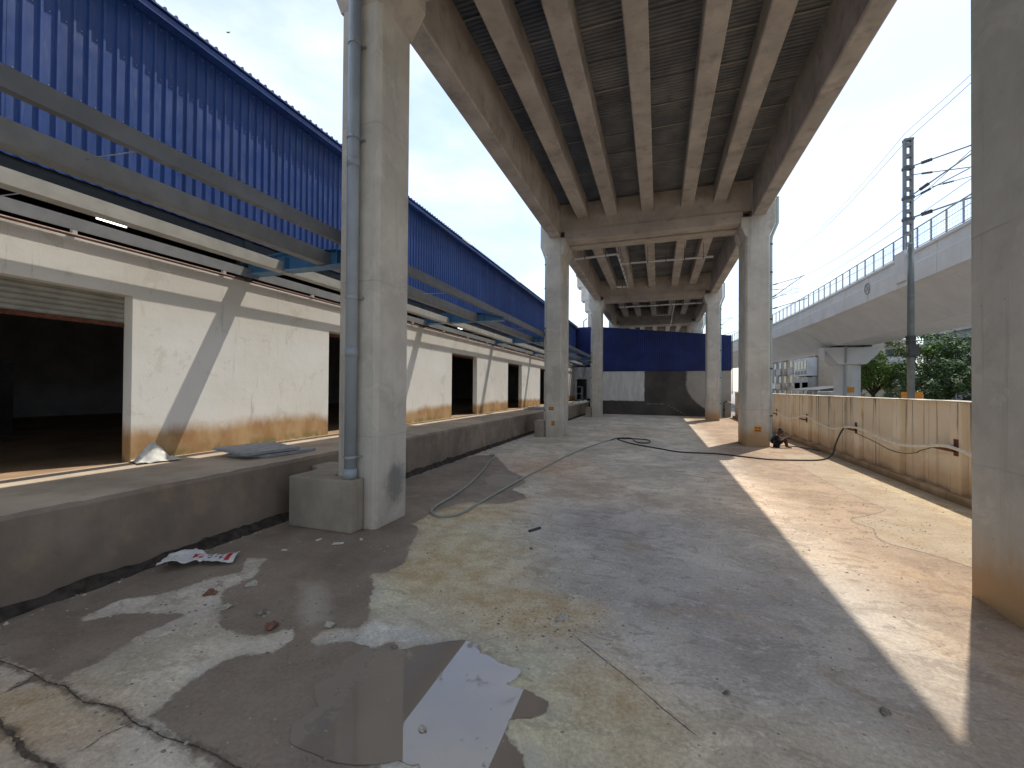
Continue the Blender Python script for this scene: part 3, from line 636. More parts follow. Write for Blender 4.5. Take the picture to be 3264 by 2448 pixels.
# concrete block against the near column and the small ones by the further columns
b = MB().prism([(-6.0,5.60),(-4.70,5.62),(-4.69,5.925),(-5.31,5.925),(-5.31,7.0),(-6.39,7.0),(-6.39,6.50),(-6.02,6.32)], 0, 0.86)
tag(b.build('concrete_block', MT['block'], bevel=0.03), 'stained concrete block at the foot of the near column, against the dock', 'block', 'blocks cast against column feet')
for (a, lb) in ((20.05, 'low concrete block wedged between the second column and the dock'), (35.4, 'small concrete block between the far left column and the dock')):
    b = MB().box(-5.78, -5.31, a, a + 1.2, 0, 0.80)
    tag(b.build('concrete_block', MT['block'], bevel=0.03), lb, 'block', 'blocks cast against column feet')

# ------------------------------------------------------------------ the loading dock
DOCK = empty('loading_dock', (-7.5, 15, 0), 'long raised concrete loading dock along the warehouse wall', 'loading dock')
def dock_body():
    b = MB(); ysd = np.arange(-7, 46.45, 0.16); vs_ = []; k = 6
    for y in ysd:
        wv = lambda s: mnoise.noise(Vector((y * s, 3.1, 0.7)))
        e = 0.03 * wv(1.7) + 0.022 * wv(6.0); t = 0.02 * abs(wv(2.6)) + 0.03 * abs(wv(9.0))
        vs_ += [(-6.38 + .012 * wv(.8), y, -0.05), (-6.39 + .012 * wv(.9), y, 0.5), (-6.40 + e * .6, y, 0.98), (-6.44 + e, y, 1.045 - t), (-6.55 + e, y, 1.05), (-8.74, y, 1.05)]
    n = len(ysd)
    fs_ = [(i*k+j, (i+1)*k+j, (i+1)*k+j+1, i*k+j+1) for i in range(n-1) for j in range(k-1)]
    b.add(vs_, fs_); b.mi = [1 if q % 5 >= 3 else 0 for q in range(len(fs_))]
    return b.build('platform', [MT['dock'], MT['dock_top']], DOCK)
dock_body()
def fillet():
    b = MB(); vs_ = []; k = 4; ysd = np.arange(-7, 46.4, 0.09)
    for y in ysd:
        a = mnoise.noise(Vector((y * 2.1, 0.2, 4))) ; c = mnoise.noise(Vector((y * 8.0, 2.2, 1)))
        h = 0.11 + .05 * a + .035 * c; w = 0.09 + .05 * a + .04 * c
        vs_ += [(-6.36, y, max(.03, h)), (-6.35 + w * .4, y, max(.02, h * .7)), (-6.35 + w * .8, y, max(.012, h * .3)), (-6.34 + w * 1.3, y, -0.01)]
    n = len(ysd)
    b.add(vs_, [(i*k+j, (i+1)*k+j, (i+1)*k+j+1, i*k+j+1) for i in range(n-1) for j in range(k-1)])
    b.build('earth_fillet', MT['earth'], DOCK)
fillet()

# ------------------------------------------------------------------ the warehouse
WH = empty('warehouse', (-8.72, 18, 0), 'cream warehouse with blue ribbed cladding and open canopy frames above its doors', 'warehouse')
XW = -8.72; DOOR_W = 2.78; D0 = [2.0 + 7.44 * k for k in range(6)]; WTOP = 4.73; DTOP = 3.96
w = MB(); y0 = -7.0
for d in D0:
    w.box(XW - .23, XW, y0, d, 1.0, WTOP); w.box(XW - .23, XW, d, d + DOOR_W, DTOP, WTOP); y0 = d + DOOR_W
w.box(XW - .23, XW, y0, 46.5, 1.0, WTOP)
w.build('wall', MT['plaster'], WH)
# cladding sheets
def ribbed(wdt, npitch, depth):
    prof = []; p_ = wdt / npitch
    for i in range(npitch):
        y = i * p_
        prof += [(y, 0), (y + p_ * .66, 0), (y + p_ * .74, depth), (y + p_ * .90, depth), (y + p_ * .98, 0)]
    prof.append((wdt, 0)); return prof
SW = 0.925; PROF = ribbed(SW, 5, 0.032)
def clad_mesh(z0, z1):
    b = MB(); vs_ = []
    for (y, d) in PROF: vs_ += [(d, y, z0), (d, y, z1)]
    n = len(PROF); b.add(vs_, [(2*i, 2*i+2, 2*i+3, 2*i+1) for i in range(n-1)])
    b.add([(-.002, PROF[0][0], z0), (-.002, SW, z0), (-.002, SW, z1), (-.002, PROF[0][0], z1)], [(0, 1, 2, 3)])
    b.cur = 1
    for zz in (z0 + .12, z0 + 1.25, z0 + 2.35, z1 - .25):
        for q in range(5):
            yy = SW / 5 * (q + .33); b.box(0, .006, yy - .007, yy + .007, zz - .007, zz + .007)
    return b.mesh('cladding_sheet', [MT['blue'], MT['galv']])
CM = clad_mesh(5.62, 9.12); rnd = random.Random(11)
ny = int((46.6 + 7) / SW)
for i in range(ny):
    o = link('cladding_sheet', CM, WH); o.location = (-8.60 + rnd.uniform(-.004, .004), -7 + i * SW, rnd.uniform(-.012, .012))
# roof sheets with their ribbed eave
def roof_mesh():
    b = MB(); vs_ = []; x0, x1 = -8.33, -24.6; s = 0.06
    for (y, d) in PROF: vs_ += [(x0, y, 9.10 + d * 1.3), (x1, y, 9.10 + (x0 - x1) * s + d * 1.3), (x0, y, 9.10 - .03), (x1, y, 9.07 + (x0 - x1) * s)]
    n = len(PROF)
    for i in range(n - 1):
        a, c = 4*i, 4*i+4
        b.f += []
        vs_i = None
    fs_ = []
    for i in range(n-1):
        a, c = 4*i, 4*i+4
        fs_ += [(a, a+1, c+1, c), (a+2, c+2, c+3, a+3), (a, c, c+2, a+2)]
    b.add(vs_, fs_); return b.mesh('roof_sheet', MT['blue'])
RM = roof_mesh(); RW = RM.copy(); RW.materials.clear(); RW.materials.append(MT['roof_white'])
for i in range(ny):
    y = -7 + i * SW; white = any(abs(y + .45 - q) < .5 for q in (17.8, 25.3, 33.0))
    o = link('roof_sheet', RW if white else RM, WH); o.location = (0, y, rnd.uniform(0, .006))
MB().box(-8.57, -8.36, -7, 46.5, 8.93, 9.04).build('eave_gutter', MT['blue'], WH)
# the hall behind
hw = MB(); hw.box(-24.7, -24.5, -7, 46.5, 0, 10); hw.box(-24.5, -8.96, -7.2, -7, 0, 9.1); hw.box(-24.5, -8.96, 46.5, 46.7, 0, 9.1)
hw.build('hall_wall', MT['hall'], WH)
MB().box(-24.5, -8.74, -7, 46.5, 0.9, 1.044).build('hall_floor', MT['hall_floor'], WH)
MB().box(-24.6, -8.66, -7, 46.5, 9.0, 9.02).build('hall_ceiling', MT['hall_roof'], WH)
MB().box(-9.05, -8.68, -7, 46.5, 5.27, 5.63).build('girt', MT['slate'], WH)
for k in range(7):
    y = 6.92 + 7.45 * (k - 1)
    MB().box(-8.9, -8.66, y - .1, y + .1, 4.73, 9.0).build('steel_column', MT['dark_steel'], WH)
# shelving and a pale wall cabinet seen dimly through the nearest door
MB().box(-17.2, -16.9, 5.6, 6.5, 1.05, 3.0).build('wall_panel', MT['hall_roof'], WH)
# roller shutters pulled up into the door heads
def shutter(y0, y1, n, droop):
    o = MB().box(XW - .62, XW - .27, y0 - .1, y1 + .1, 4.02, 4.40).build('roller_shutter', MT['shutter'], WH)
    sl = None
    for i in range(n):
        z1 = 4.0 - i * .085
        poly = [(XW - .245, z1), (XW - .225, z1 - .03), (XW - .225, z1 - .05), (XW - .245, z1 - .08), (XW - .26, z1 - .08), (XW - .26, z1)]
        MB().prism(poly, y0 - .05, y1 + .05, 'y').build('slat', MT['shutter'], o)
    z1 = 4.0 - n * .085
    MB().box(XW - .27, XW - .22, y0 - .05, y1 + .05, z1 - .07, z1 - .005).build('bottom_bar', MT['rust'], o)
shutter(D0[0], D0[0] + DOOR_W, 6, 0)
for k in range(1, 6): shutter(D0[k], D0[k] + DOOR_W, 1, 0)
# canopy frames
BR = [6.92 + 7.45 * (k - 1) for k in range(7)]
for y in BR:
    poly = [(-8.72, 4.86), (-8.72, 5.10), (-7.47, 5.22), (-6.1, 5.15), (-5.55, 5.0), (-5.33, 4.97), (-5.33, 4.86)]
    br = MB().prism(poly, y - .007, y + .007, 'y').build('canopy_bracket', MT['steel_blue'], WH)
    MB().box(-8.72, -5.33, y - .15, y + .15, 4.845, 4.86).build('flange', MT['steel_blue'], br)
    t = MB()
    for (a, c) in zip(poly[1:5], poly[2:6]):
        t.add([(a[0], y-.15, a[1]), (c[0], y-.15, c[1]), (c[0], y+.15, c[1]), (a[0], y+.15, a[1]), (a[0], y-.15, a[1]+.012), (c[0], y-.15, c[1]+.012), (c[0], y+.15, c[1]+.012), (a[0], y+.15, a[1]+.012)],
              [(0,3,2,1),(4,5,6,7),(0,1,5,4),(1,2,6,5),(2,3,7,6),(3,0,4,7)])
    t.build('flange', MT['steel_blue'], br)
    for xx in (-7.47, -6.1): MB().box(xx - .006, xx + .006, y - .14, y + .14, 4.862, 5.13).build('stiffener', MT['steel_blue'], br)
def zed(x, z0, z1, fl, lip=0.02, t=0.006):
    """C purlin section, web outward"""
    return [(x, z0), (x, z1), (x - fl, z1), (x - fl, z1 - lip), (x - fl + t, z1 - lip), (x - fl + t, z1 - t), (x - t, z1 - t), (x - t, z0 + t), (x - fl + t, z0 + t), (x - fl + t, z0 + lip), (x - fl, z0 + lip), (x - fl, z0)]
PUR = [(-5.40, 4.985, 5.19, .10, 'steel_grey', 0), (-6.36, 4.87, 5.14, .20, 'purlin_light', .02), (-7.50, 4.83, 5.03, .22, 'steel_cream', .012), (-8.515, 4.785, 4.98, .014, 'purlin_light', .012)]
for i in range(len(BR)):
    ya = BR[i]; yb = BR[i + 1] if i + 1 < len(BR) else 46.4
    for (x, z0, z1, fl, mt, gp) in PUR:
        MB().prism((zed(x, z0, z1, fl) if fl > .05 else [(x, z0), (x, z1), (x - fl, z1), (x - fl, z0)]), ya + gp + .004, yb - gp - .004, 'y').build('purlin', MT[mt], WH)
    for (xa, xb, z) in ((-5.5, -6.37, 5.05), (-7.7, -8.5, 4.9)):
        yy = ya + (yb - ya) * .48
        MB().tube([(xa, yy + .05, z), (xb, yy - .05, z)], .007, 6).build('sag_rod', MT['galv'], WH)
wp = MB().tube([(XW + .035, -7, WTOP + .02), (XW + .035, 46.4, WTOP + .02)], .022, 8).build('wall_pipe', MT['brown_pipe'], WH)
for k in range(17):
    y = 1.55 + 2.42 * k; MB().box(XW - .02, XW + .05, y - .03, y + .03, WTOP + .02, WTOP + .13).build('pipe_clip', MT['pvc_white'], wp)

# tube lights hung in the hall
for (y, lb) in ((7.42, 'lit white tube lamp under the hall roof, left of the near column'), (29.4, 'lit white tube lamp under the hall roof, between the two left columns')):
    t = empty('tube_lamp', (-14.5, y, 6.9), lb, 'lamp', 'tube lamps in the hall')
    MB().box(-14.53, -14.47, y - .36, y + .36, 6.99, 7.05).build('batten', MT['pvc_white'], t)
    MB().tube([(-14.5, y - .34, 6.95), (-14.5, y + .34, 6.95)], .03, 10).build('tube', MT['tube'], t)
    MB().tube([(-14.5, y, 7.05), (-14.5, y, 9.0)], .012, 6).build('hanger', MT['dark_steel'], t)

# ------------------------------------------------------------------ the end building
EB = empty('end_building', (0, 41, 0), 'end building of patched grey render below shade-darkened blue cladding, closing the yard', 'building')
MB().box(-5.9, 5.95, 40.6, 40.85, 0, 4.15).build('wall', MT['render'], EB, bevel=0.01)
eb = MB(); eb.box(5.7, 5.95, 40.85, 46.3, 0, 4.15); eb.box(-5.9, 5.95, 46.3, 46.45, 0, 4.15); eb.box(-5.9, -5.7, 40.85, 46.3, 0, 4.15)
eb.build('side_wall', MT['render'], EB)
def topz(x): return 8.33 + (x + 5.9) * (7.08 - 8.33) / 11.9
x = -5.9; i = 0
while x < 5.95:
    wd = min(SW, 5.99 - x); b = MB(); vs_ = []
    pr_ = [q for q in PROF if q[0] <= wd + 1e-6]
    for (u_, d) in pr_: vs_ += [(x + u_, 40.56 - d, 4.02 + .02 * mnoise.noise(Vector((x + u_, 0, 0)))), (x + u_, 40.56 - d, topz(x + u_))]
    n = len(pr_); b.add(vs_, [(2*j, 2*j+2, 2*j+3, 2*j+1) for j in range(n-1)])
    b.build('cladding_sheet', MT['blue_shaded'], EB); x += SW
eb = MB(); eb.add([(-5.9,40.58,4.1),(5.97,40.58,4.1),(5.97,40.58,topz(5.97)),(-5.9,40.58,topz(-5.9)),(-5.9,46.4,4.1),(5.97,46.4,4.1),(5.97,46.4,topz(5.97)),(-5.9,46.4,topz(-5.9))],
    [(0,1,2,3),(4,7,6,5),(3,2,6,7),(1,5,6,2),(0,3,7,4)])
eb.build('upper_frame', MT['dark_steel'], EB)
MB().box(5.99, 6.04, 40.5, 40.62, 2.0, topz(5.97)).build('corner_trim', MT['dark_steel'], EB)
for k in range(9):
    zz = 1.02 if k < 3 else 1.02 - (k - 2) * .145; xx = -1.0 + k * .55 if k < 3 else .55 + (k - 2) * .26
    MB().box(xx, xx + (.42 if k < 3 else .17), 40.588, 40.602, zz, zz + .028).build('render_ridge', MT['stone_pale'], EB)
# rear bay of the dock, with its door
rb = MB(); ZA = 46.48
rb.box(-8.9, -8.55, ZA, ZA + .22, 1.0, 4.75); rb.box(-7.45, -5.9, ZA, ZA + .22, 1.0, 4.75); rb.box(-8.55, -7.45, ZA, ZA + .22, 3.42, 4.75)
rb.build('rear_wall', MT['render'], EB)
rm = MB(); rm.box(-8.9, -5.9, 50, 50.2, 0, 9); rm.box(-9.1, -8.9, ZA, 50.2, 0, 9); rm.box(-5.9, -5.7, ZA, 50.2, 0, 9); rm.box(-8.9, -5.9, ZA + .22, 50, .9, 1.04); rm.box(-8.9, -5.9, ZA + .3, 50, 9.0, 9.1)
rm.build('rear_room', MT['hall'], EB)
for i in range(3):
    b = MB(); vs_ = []
    for (u_, d) in PROF: vs_ += [(-8.62 + i * SW + u_, ZA - .02 - d, 5.15), (-8.62 + i * SW + u_, ZA - .02 - d, 9.16)]
    n = len(PROF); b.add(vs_, [(2*j, 2*j+2, 2*j+3, 2*j+1) for j in range(n-1)]); b.build('cladding_sheet', MT['blue_shaded'], EB)
MB().box(-8.62, -5.85, ZA, ZA + .03, 5.12, 9.12).build('cladding_rail', MT['dark_steel'], EB)

# ------------------------------------------------------------------ boundary wall
FN = empty('boundary_wall', (6.25, 20, 0), 'stained cream boundary wall with posts along the sunny side', 'wall')
FX = 6.16
posts = [11.8 + 2.42 * k for k in range(-8, 13)]
for k, yp in enumerate(posts):
    if yp > 40.5: break
    MB().box(FX - .07, FX + .25, yp - .18, yp + .18, 0, 2.16).build('post', MT['fence'], FN, bevel=0.012)
    yn = min(yp + 2.42, 40.55)
    mid = (yp + yn) / 2
    for (a, c) in ((yp + .185, mid - .015), (mid + .015, yn - .185)):
        if c - a > .1:
            off = random.uniform(-.008, .008)
            MB().box(FX + .05 + off, FX + .18, a, c, 0.17, 2.17).build('panel', MT['fence'], FN, bevel=0.008)
cp = MB(); vs_ = []; ysd = np.arange(-8, 40.5, .3)
for y in ysd:
    h = 2.185 + .012 * mnoise.noise(Vector((y * 1.5, 0, 5)))
    vs_ += [(FX - .09, y, 2.165), (FX - .085, y, h), (FX + .215, y, h + .008), (FX + .22, y, 2.165)]
n = len(ysd); cp.add(vs_, [(4*i+j, 4*i+4+j, 4*i+4+(j+1)%4, 4*i+(j+1)%4) for i in range(n-1) for j in range(4)]); cp.build('coping', MT['fence_cap'], FN)
MB().box(FX - .13, FX + .25, -8, 40.5, -0.1, 0.175).build('plinth', MT['fence'], FN, bevel=0.02)
for yb in (11.76, 16.64, 21.45, 26.36, 31.2):
    br = MB(); br.box(FX - .085, FX - .07, yb - .07, yb + .07, 1.0, 1.36)
    br.box(FX - .13, FX - .085, yb - .02, yb + .85, 1.08, 1.135)
    br.build('hose_bracket', MT['rust'], FN)

# ------------------------------------------------------------------ hoses
def hose(name, pts, r, mat, label, group=None, k=6):
    b = MB().tube(smooth_path(pts, k), r, 10)
    o = b.build(name, MT[mat], smooth=True)
    return tag(o, label, 'hose', group)
hx = FX - .145
hose('hose', [(hx,40,1.0),(hx,34,1.12),(hx,31.2,1.20),(hx,28.8,1.02),(hx,26.19,1.21),(hx,25.02,1.04),(hx,23.97,1.0),(hx,22.7,1.12),(hx,21.51,1.28),(hx,20.45,1.17),(hx,19.55,1.05),(hx,18.73,.98),(hx,18.08,1.02),(hx,17.48,1.11),(hx,16.69,1.20),(hx,16.05,1.17),(hx,15.33,1.09),(hx,14.53,1.01),(hx,13.81,.99),(hx,13.26,1.02),(hx,12.64,1.10),(hx,12.16,1.17),(hx,11.81,1.18),(hx,11.49,1.15),(hx,11.0,1.08),(hx,9.5,1.0),(hx,7,1.15)],
     .034, 'hose_white', 'cream hose draped along brackets on the boundary wall')
hose('cable', [(hx+.02,16.6,1.12),(hx+.02,16.41,1.02),(hx+.02,15.41,.91),(hx+.02,14.38,.77),(hx+.02,13.69,.78),(hx+.02,13.15,.87),(hx+.02,13.0,.94),(hx+.02,12.66,1.04),(hx+.02,12.22,1.17),(hx+.02,11.8,1.16)],
     .011, 'hose_black', 'thin dark cable sagging below the cream hose on the boundary wall')['category'] = 'cable'
hose('hose', [(6.0,17.35,1.12),(5.92,17.45,.88),(5.88,17.7,.5),(5.82,17.72,.2),(5.6,17.5,.05),(5.08,16.92,.026),(4.31,16.62,.026),(3.55,16.5,.026),(2.7,16.9,.026),(1.99,17.2,.026),(.81,17.13,.026),(0,17.86,.026),(-.91,18.76,.026),(-1.44,19.57,.026),(-1.79,20.3,.026),(-1.69,20.71,.03),(-1.17,20.83,.03),(-.5,20.64,.026),(-.34,20.03,.026),(-.42,19.45,.026),(-.8,19.41,.026),(-1.03,20.05,.026),(-1.22,20.75,.06),(-1.82,20.46,.06),(-2.05,19.9,.026)],
     .026, 'hose_black', 'black hose hanging off the boundary wall and crossing the yard to a loop')
hose('hose', [(-2.07,19.85,.026),(-2.19,19.48,.026),(-2.52,17.9,.026),(-2.77,16.56,.026),(-3.07,14.18,.026),(-3.2,12.51,.026),(-3.27,11.73,.026),(-3.39,10.05,.026),(-3.45,8.65,.026),(-3.48,7.82,.026),(-3.49,7.36,.026),(-3.55,7.1,.026),(-3.72,6.93,.026),(-3.89,6.94,.026),(-4.07,7.1,.026),(-4.16,7.3,.026),(-4.21,7.68,.026),(-4.24,8.29,.026),(-4.35,9.22,.026),(-4.54,10.25,.026),(-4.87,11.66,.026),(-5.17,12.71,.026),(-5.28,13.38,.026),(-5.36,13.69,.026),(-5.52,13.81,.026),(-5.62,13.78,.026)],
     .023, 'hose_grey', 'grey hose lying in a long hairpin near the first left column')
hose('hose', [(4.85,20.6,.03),(5.3,20.7,.03),(5.7,20.2,.03),(6.0,19.6,.03)], .02, 'hose_black', 'short dark hose on the ground beside the seated person')
sp = MB(); sp.tube([(5.35, 40.25, 0), (5.35, 40.25, 1.25), (5.45, 40.2, 1.38), (5.6, 40.1, 1.36)], .05, 8); sp.tube([(5.35, 40.25, .55), (5.35, 40.25, .75)], .08, 8)
tag(sp.build('standpipe', MT['dark_steel']), 'black standpipe in the far corner between end wall and boundary wall', 'pipe')
hose('hose', [(5.6,40.1,1.36),(5.85,39.6,1.25),(6.02,38.8,1.0),(6.0,37.6,.95),(6.01,36.5,1.05)], .035, 'hose_white', 'short cream hose drooping from the black standpipe in the far corner')
coil = [( -8.3 + .16*math.cos(t), 9.95 + .2*math.sin(t), 1.07 + .012*t) for t in np.linspace(0, 4*math.pi, 40)]
tag(MB().tube(coil, .014, 8).build('cable_coil', MT['hose_white'], smooth=True), 'white coil of cable on the dock beside the second door', 'cable')

# ------------------------------------------------------------------ things lying about
def crumple(name, x0, y0, L, W, rot, mat, seed, fold, nx=26, ny=12):
    vs_ = []; cr_, sr_ = math.cos(rot), math.sin(rot)
    for i in range(nx):
        for j in range(ny):
            u_, v_ = i/(nx-1), j/(ny-1); lx, ly = (u_-.5)*L, (v_-.5)*W; px, py, pz = fold(u_, v_, lx, ly)
            nz_ = mnoise.noise(Vector((px*9+seed, py*9, seed))); n2 = mnoise.noise(Vector((px*26, py*26+seed, 2)))
            px += .018*n2; py += .018*mnoise.noise(Vector((px*15, py*15, seed+5)))
            vs_.append((x0 + px*cr_ - py*sr_, y0 + px*sr_ + py*cr_, max(.006, pz + .028*nz_ + .014*n2)))
    b = MB(); b.add(vs_, [(i*ny+j, (i+1)*ny+j, (i+1)*ny+j+1, i*ny+j+1) for i in range(nx-1) for j in range(ny-1)])
    return b
def bag_mat():
    n = N('printed_woven_sack'); uv = n.new('ShaderNodeUVMap'); uv.uv_map = 'UVMap'
    s = n.xyz(uv.outputs[0]); u_, v_ = s[0], s[1]
    col = n.mix(n.ramp(n.noise(12, 6), 0.35, 0.7), (.60, .59, .56), (.74, .73, .70))
    def band(t, a, b_): return n.math('MULTIPLY', n.ramp(t, a, a + .012), n.ramp(t, b_ - .012, b_, 1, 0))
    red = n.math('MULTIPLY', band(u_, .84, .93), band(v_, .2, .95)); col = n.mix(red, col, (.50, .035, .04))
    red2 = n.math('MULTIPLY', band(u_, .38, .56), n.ramp(n.noise(9, 3), .45, .5)); col = n.mix(n.math('MULTIPLY', red2, band(v_, .3, .7)), col, (.42, .06, .06))
    for (a, b_) in ((.595, .655), (.685, .715), (.745, .81)):
        ch = n.new('ShaderNodeTexBrick'); ch.inputs['Scale'].default_value = 1.0
        stroke = n.ramp(n.noise(46, 2, .5, n.scaled((1, 1, .2))), .47, .52)
        col = n.mix(n.math('MULTIPLY', n.math('MULTIPLY', band(u_, a, b_), band(v_, .2, .9)), stroke), col, (.035, .035, .04))
    return n.out(col, 0.7, 0.3)
MT['bag'] = bag_mat()
def bag_fold(u_, v_, lx, ly):
    waist = 1 - .42 * math.exp(-((u_-.50)/.13)**2)
    curl = .10 * math.exp(-((v_-1.0)/.22)**2) * math.exp(-((u_-.22)/.3)**2) + .06 * math.exp(-(v_/.2)**2) * (1 if u_ < .5 else .3)
    z = .035 + curl + .035 * math.sin(math.pi*v_) * (1.2 if u_ < .5 else .7) + .02*math.sin(u_*11 + v_*3)
    return lx, ly*waist*(.9 if u_ > .5 else 1.1) + .03*math.sin(u_*5), z
bg = crumple('cement_bag', -5.83, 4.02, .84, .36, math.radians(39), 'bag', 3, bag_fold)
bgo = bg.build('cement_bag', MT['bag'], smooth=True)
uvl = bgo.data.uv_layers.new(name='UVMap')
for lp in bgo.data.loops:
    vi = lp.vertex_index; uvl.data[lp.index].uv = ((vi // 12) / 25, (vi % 12) / 11)
so = bgo.modifiers.new('thick', 'SOLIDIFY'); so.thickness = .012; so.offset = -1
tag(bgo, 'crumpled white and red printed cement bag lying on the wet floor', 'bag')
def tent(u_, v_, lx, ly):
    r = math.hypot((u_-.42)*1.1, v_-.5); return lx, ly, max(.01, .36 - .75*r) + .02
o = crumple('cloth', -8.42, 5.0, .62, .5, math.radians(75), 'cloth_white', 9, tent, 20, 16)
for i, q in enumerate(o.v): o.v[i] = (q[0], q[1], q[2] + 1.05)
oo = o.build('plastic_sheet', MT['cloth_white'], smooth=True); oo.modifiers.new('thick', 'SOLIDIFY').thickness = .008
tag(oo, 'crumpled white plastic sheet peaked on the dock beside the nearest door', 'plastic sheet', 'white sheets on the dock')
for i, (xx, yy, sd, lb) in enumerate(((-6.75, 36.9, 21, 'first lump of white sheeting on the far dock edge'), (-6.7, 38.6, 24, 'second lump of white sheeting on the far dock edge'), (-6.72, 41.0, 27, 'most distant lump of white sheeting on the dock edge'))):
    o = crumple('cloth', xx, yy, 1.3, .7, math.radians(85), 'cloth_white', sd, lambda u_, v_, lx, ly: (lx, ly, .02 + .2*math.sin(math.pi*u_)*math.sin(math.pi*v_)), 20, 12)
    for j, q in enumerate(o.v): o.v[j] = (q[0], q[1], q[2] + 1.05)
    oo = o.build('plastic_sheet', MT['cloth_white'], smooth=True); oo.modifiers.new('thick', 'SOLIDIFY').thickness = .008
    tag(oo, lb, 'plastic sheet', 'white sheets on the dock')
def board(corners, z, t, label, tilt=0.0):
    b = MB(); zs = [z + tilt*k for k in (0, 1, 1, 0)]
    b.add([(x, y, zz) for (x, y), zz in zip(corners, zs)] + [(x, y, zz + t) for (x, y), zz in zip(corners, zs)], [(0,3,2,1),(4,5,6,7),(0,1,5,4),(1,2,6,5),(2,3,7,6),(3,0,4,7)])
    return tag(b.build('board', MT['slab_grey'], bevel=0.004), label, 'board', 'grey boards stacked on the dock')
board([(-7.75,5.78),(-6.88,5.95),(-6.78,7.0),(-7.62,6.86)], 1.055, .055, 'lower grey board lying flat on the dock before the near column', .0)
board([(-8.02,5.72),(-7.05,5.62),(-6.82,6.62),(-7.75,6.8)], 1.17, .05, 'upper grey board tilted on another board before the near column', -.045)
board([(-7.9,25.0),(-6.8,25.0),(-6.75,26.6),(-7.85,26.6)], 1.055, .06, 'lower pale board on the dock past the third door', 0)
board([(-7.8,25.4),(-6.9,25.2),(-6.7,26.9),(-7.65,27.0)], 1.13, .05, 'upper pale board on the dock past the third door', .0)
b = MB().box(-8.62, -8.55, 6.3, 7.6, 1.055, 1.10)
tag(b.build('timber_batten', MT['stone_pale'], bevel=.004), 'thin pale batten lying against the warehouse wall foot', 'batten')
rod = MB().tube([(-2.02,6.73,.022),(-1.89,6.96,.022)], .02, 10)
tag(rod.build('pipe_offcut', MT['dark_steel']), 'short dark pipe offcut lying on the open floor', 'pipe')
# steel trolley by the rear door
T = empty('trolley', (-7.6, 43.5, 1.05), 'tall tubular trolley standing before the rear door of the dock', 'trolley')
fr = MB()
for (xx, yy) in ((-8.1, 43.3), (-7.45, 43.3), (-8.1, 43.9), (-7.45, 43.9)): fr.tube([(xx, yy, 1.16), (xx, yy, 2.55)], .025, 8)
for zz in (1.25, 1.85, 2.55):
    fr.tube([(-8.1,43.3,zz),(-7.45,43.3,zz)], .02, 8); fr.tube([(-8.1,43.9,zz),(-7.45,43.9,zz)], .02, 8); fr.tube([(-8.1,43.3,zz),(-8.1,43.9,zz)], .02, 8); fr.tube([(-7.45,43.3,zz),(-7.45,43.9,zz)], .02, 8)
fr.build('frame', MT['galv'], T)
for (xx, yy) in ((-8.1, 43.3), (-7.45, 43.3), (-8.1, 43.9), (-7.45, 43.9)): MB().tube([(xx, yy-.02, 1.11), (xx, yy+.02, 1.11)], .058, 12).build('wheel', MT['dark_steel'], T)
# stones and chips one can pick out
def rock_mesh(seed, flat):
    bm = bmesh.new(); bmesh.ops.create_icosphere(bm, subdivisions=2 if flat < .5 else 1, radius=1.0); rr_ = random.Random(seed)
    for v in bm.verts:
        k = 1 + .75 * mnoise.noise(v.co * 1.3 + Vector((seed, 0, 0))) + .45 * mnoise.noise(v.co * 3.1 + Vector((0, seed, 0)))
        v.co = Vector((v.co.x * k, v.co.y * k * .8, v.co.z * k * flat))
    me = bpy.data.meshes.new('stone'); bm.to_mesh(me); bm.free(); return me
ROCKS = {}
for mt in ('stone', 'stone_pale', 'brick_red'):
    for s in range(3):
        me = rock_mesh(s * 7 + len(mt), .45); me.materials.append(MT[mt]); ROCKS[(mt, s)] = me
def rock(x, y, r, mt, s, rot, label):
    o = link('stone', ROCKS[(mt, s)]); o.location = (x, y, r * .28); o.scale = (r, r, r); o.rotation_euler = (0, 0, rot)
    return tag(o, label, 'stone', 'loose stones on the yard floor')
rock(-4.86, 3.47, .07, 'brick_red', 0, .4, 'brown brick lump on the pale strip below the cement bag')
rock(-4.62, 3.78, .065, 'stone_pale', 1, 1.2, 'yellowish mortar lump right of the brown brick lump')
rock(-3.62, 3.20, .065, 'brick_red', 1, 2.0, 'reddish lump at the lower edge of the middle wet patch')
rock(-3.10, 3.40, .05, 'stone_pale', 2, .2, 'white lump at the tip of the pale strip above the puddle')
rock(-4.40, 3.30, .06, 'stone_pale', 0, .7, 'small pale lump left of the middle wet patch')
rock(-3.95, 3.35, .05, 'stone', 0, .1, 'dark small stone in the middle wet patch')
rock(1.46, 4.36, .035, 'stone_pale', 0, .3, 'lone white pebble near the shadow tip')
rock(-.94, 4.33, .065, 'stone_pale', 1, .8, 'flat white flake at the edge of the orange stain')
rock(-.40, 3.78, .022, 'stone_pale', 2, .8, 'tiny yellow pebble on the floor groove')
rock(.52, 3.72, .03, 'stone', 1, .8, 'dark pebble in the middle of the grey floor')
rock(-1.78, 6.05, .03, 'stone', 2, 1.9, 'dark pebble below the pipe offcut')
rock(1.6, 3.9, .04, 'stone', 0, .9, 'dark lump close to the shadow tip')
rock(-2.29, 3.33, .035, 'stone', 1, 0, 'dark chip on the far rim of the big puddle')
rock(-1.55, 2.60, .03, 'stone_pale', 2, 0, 'pale pebble standing in the sky reflection of the puddle')
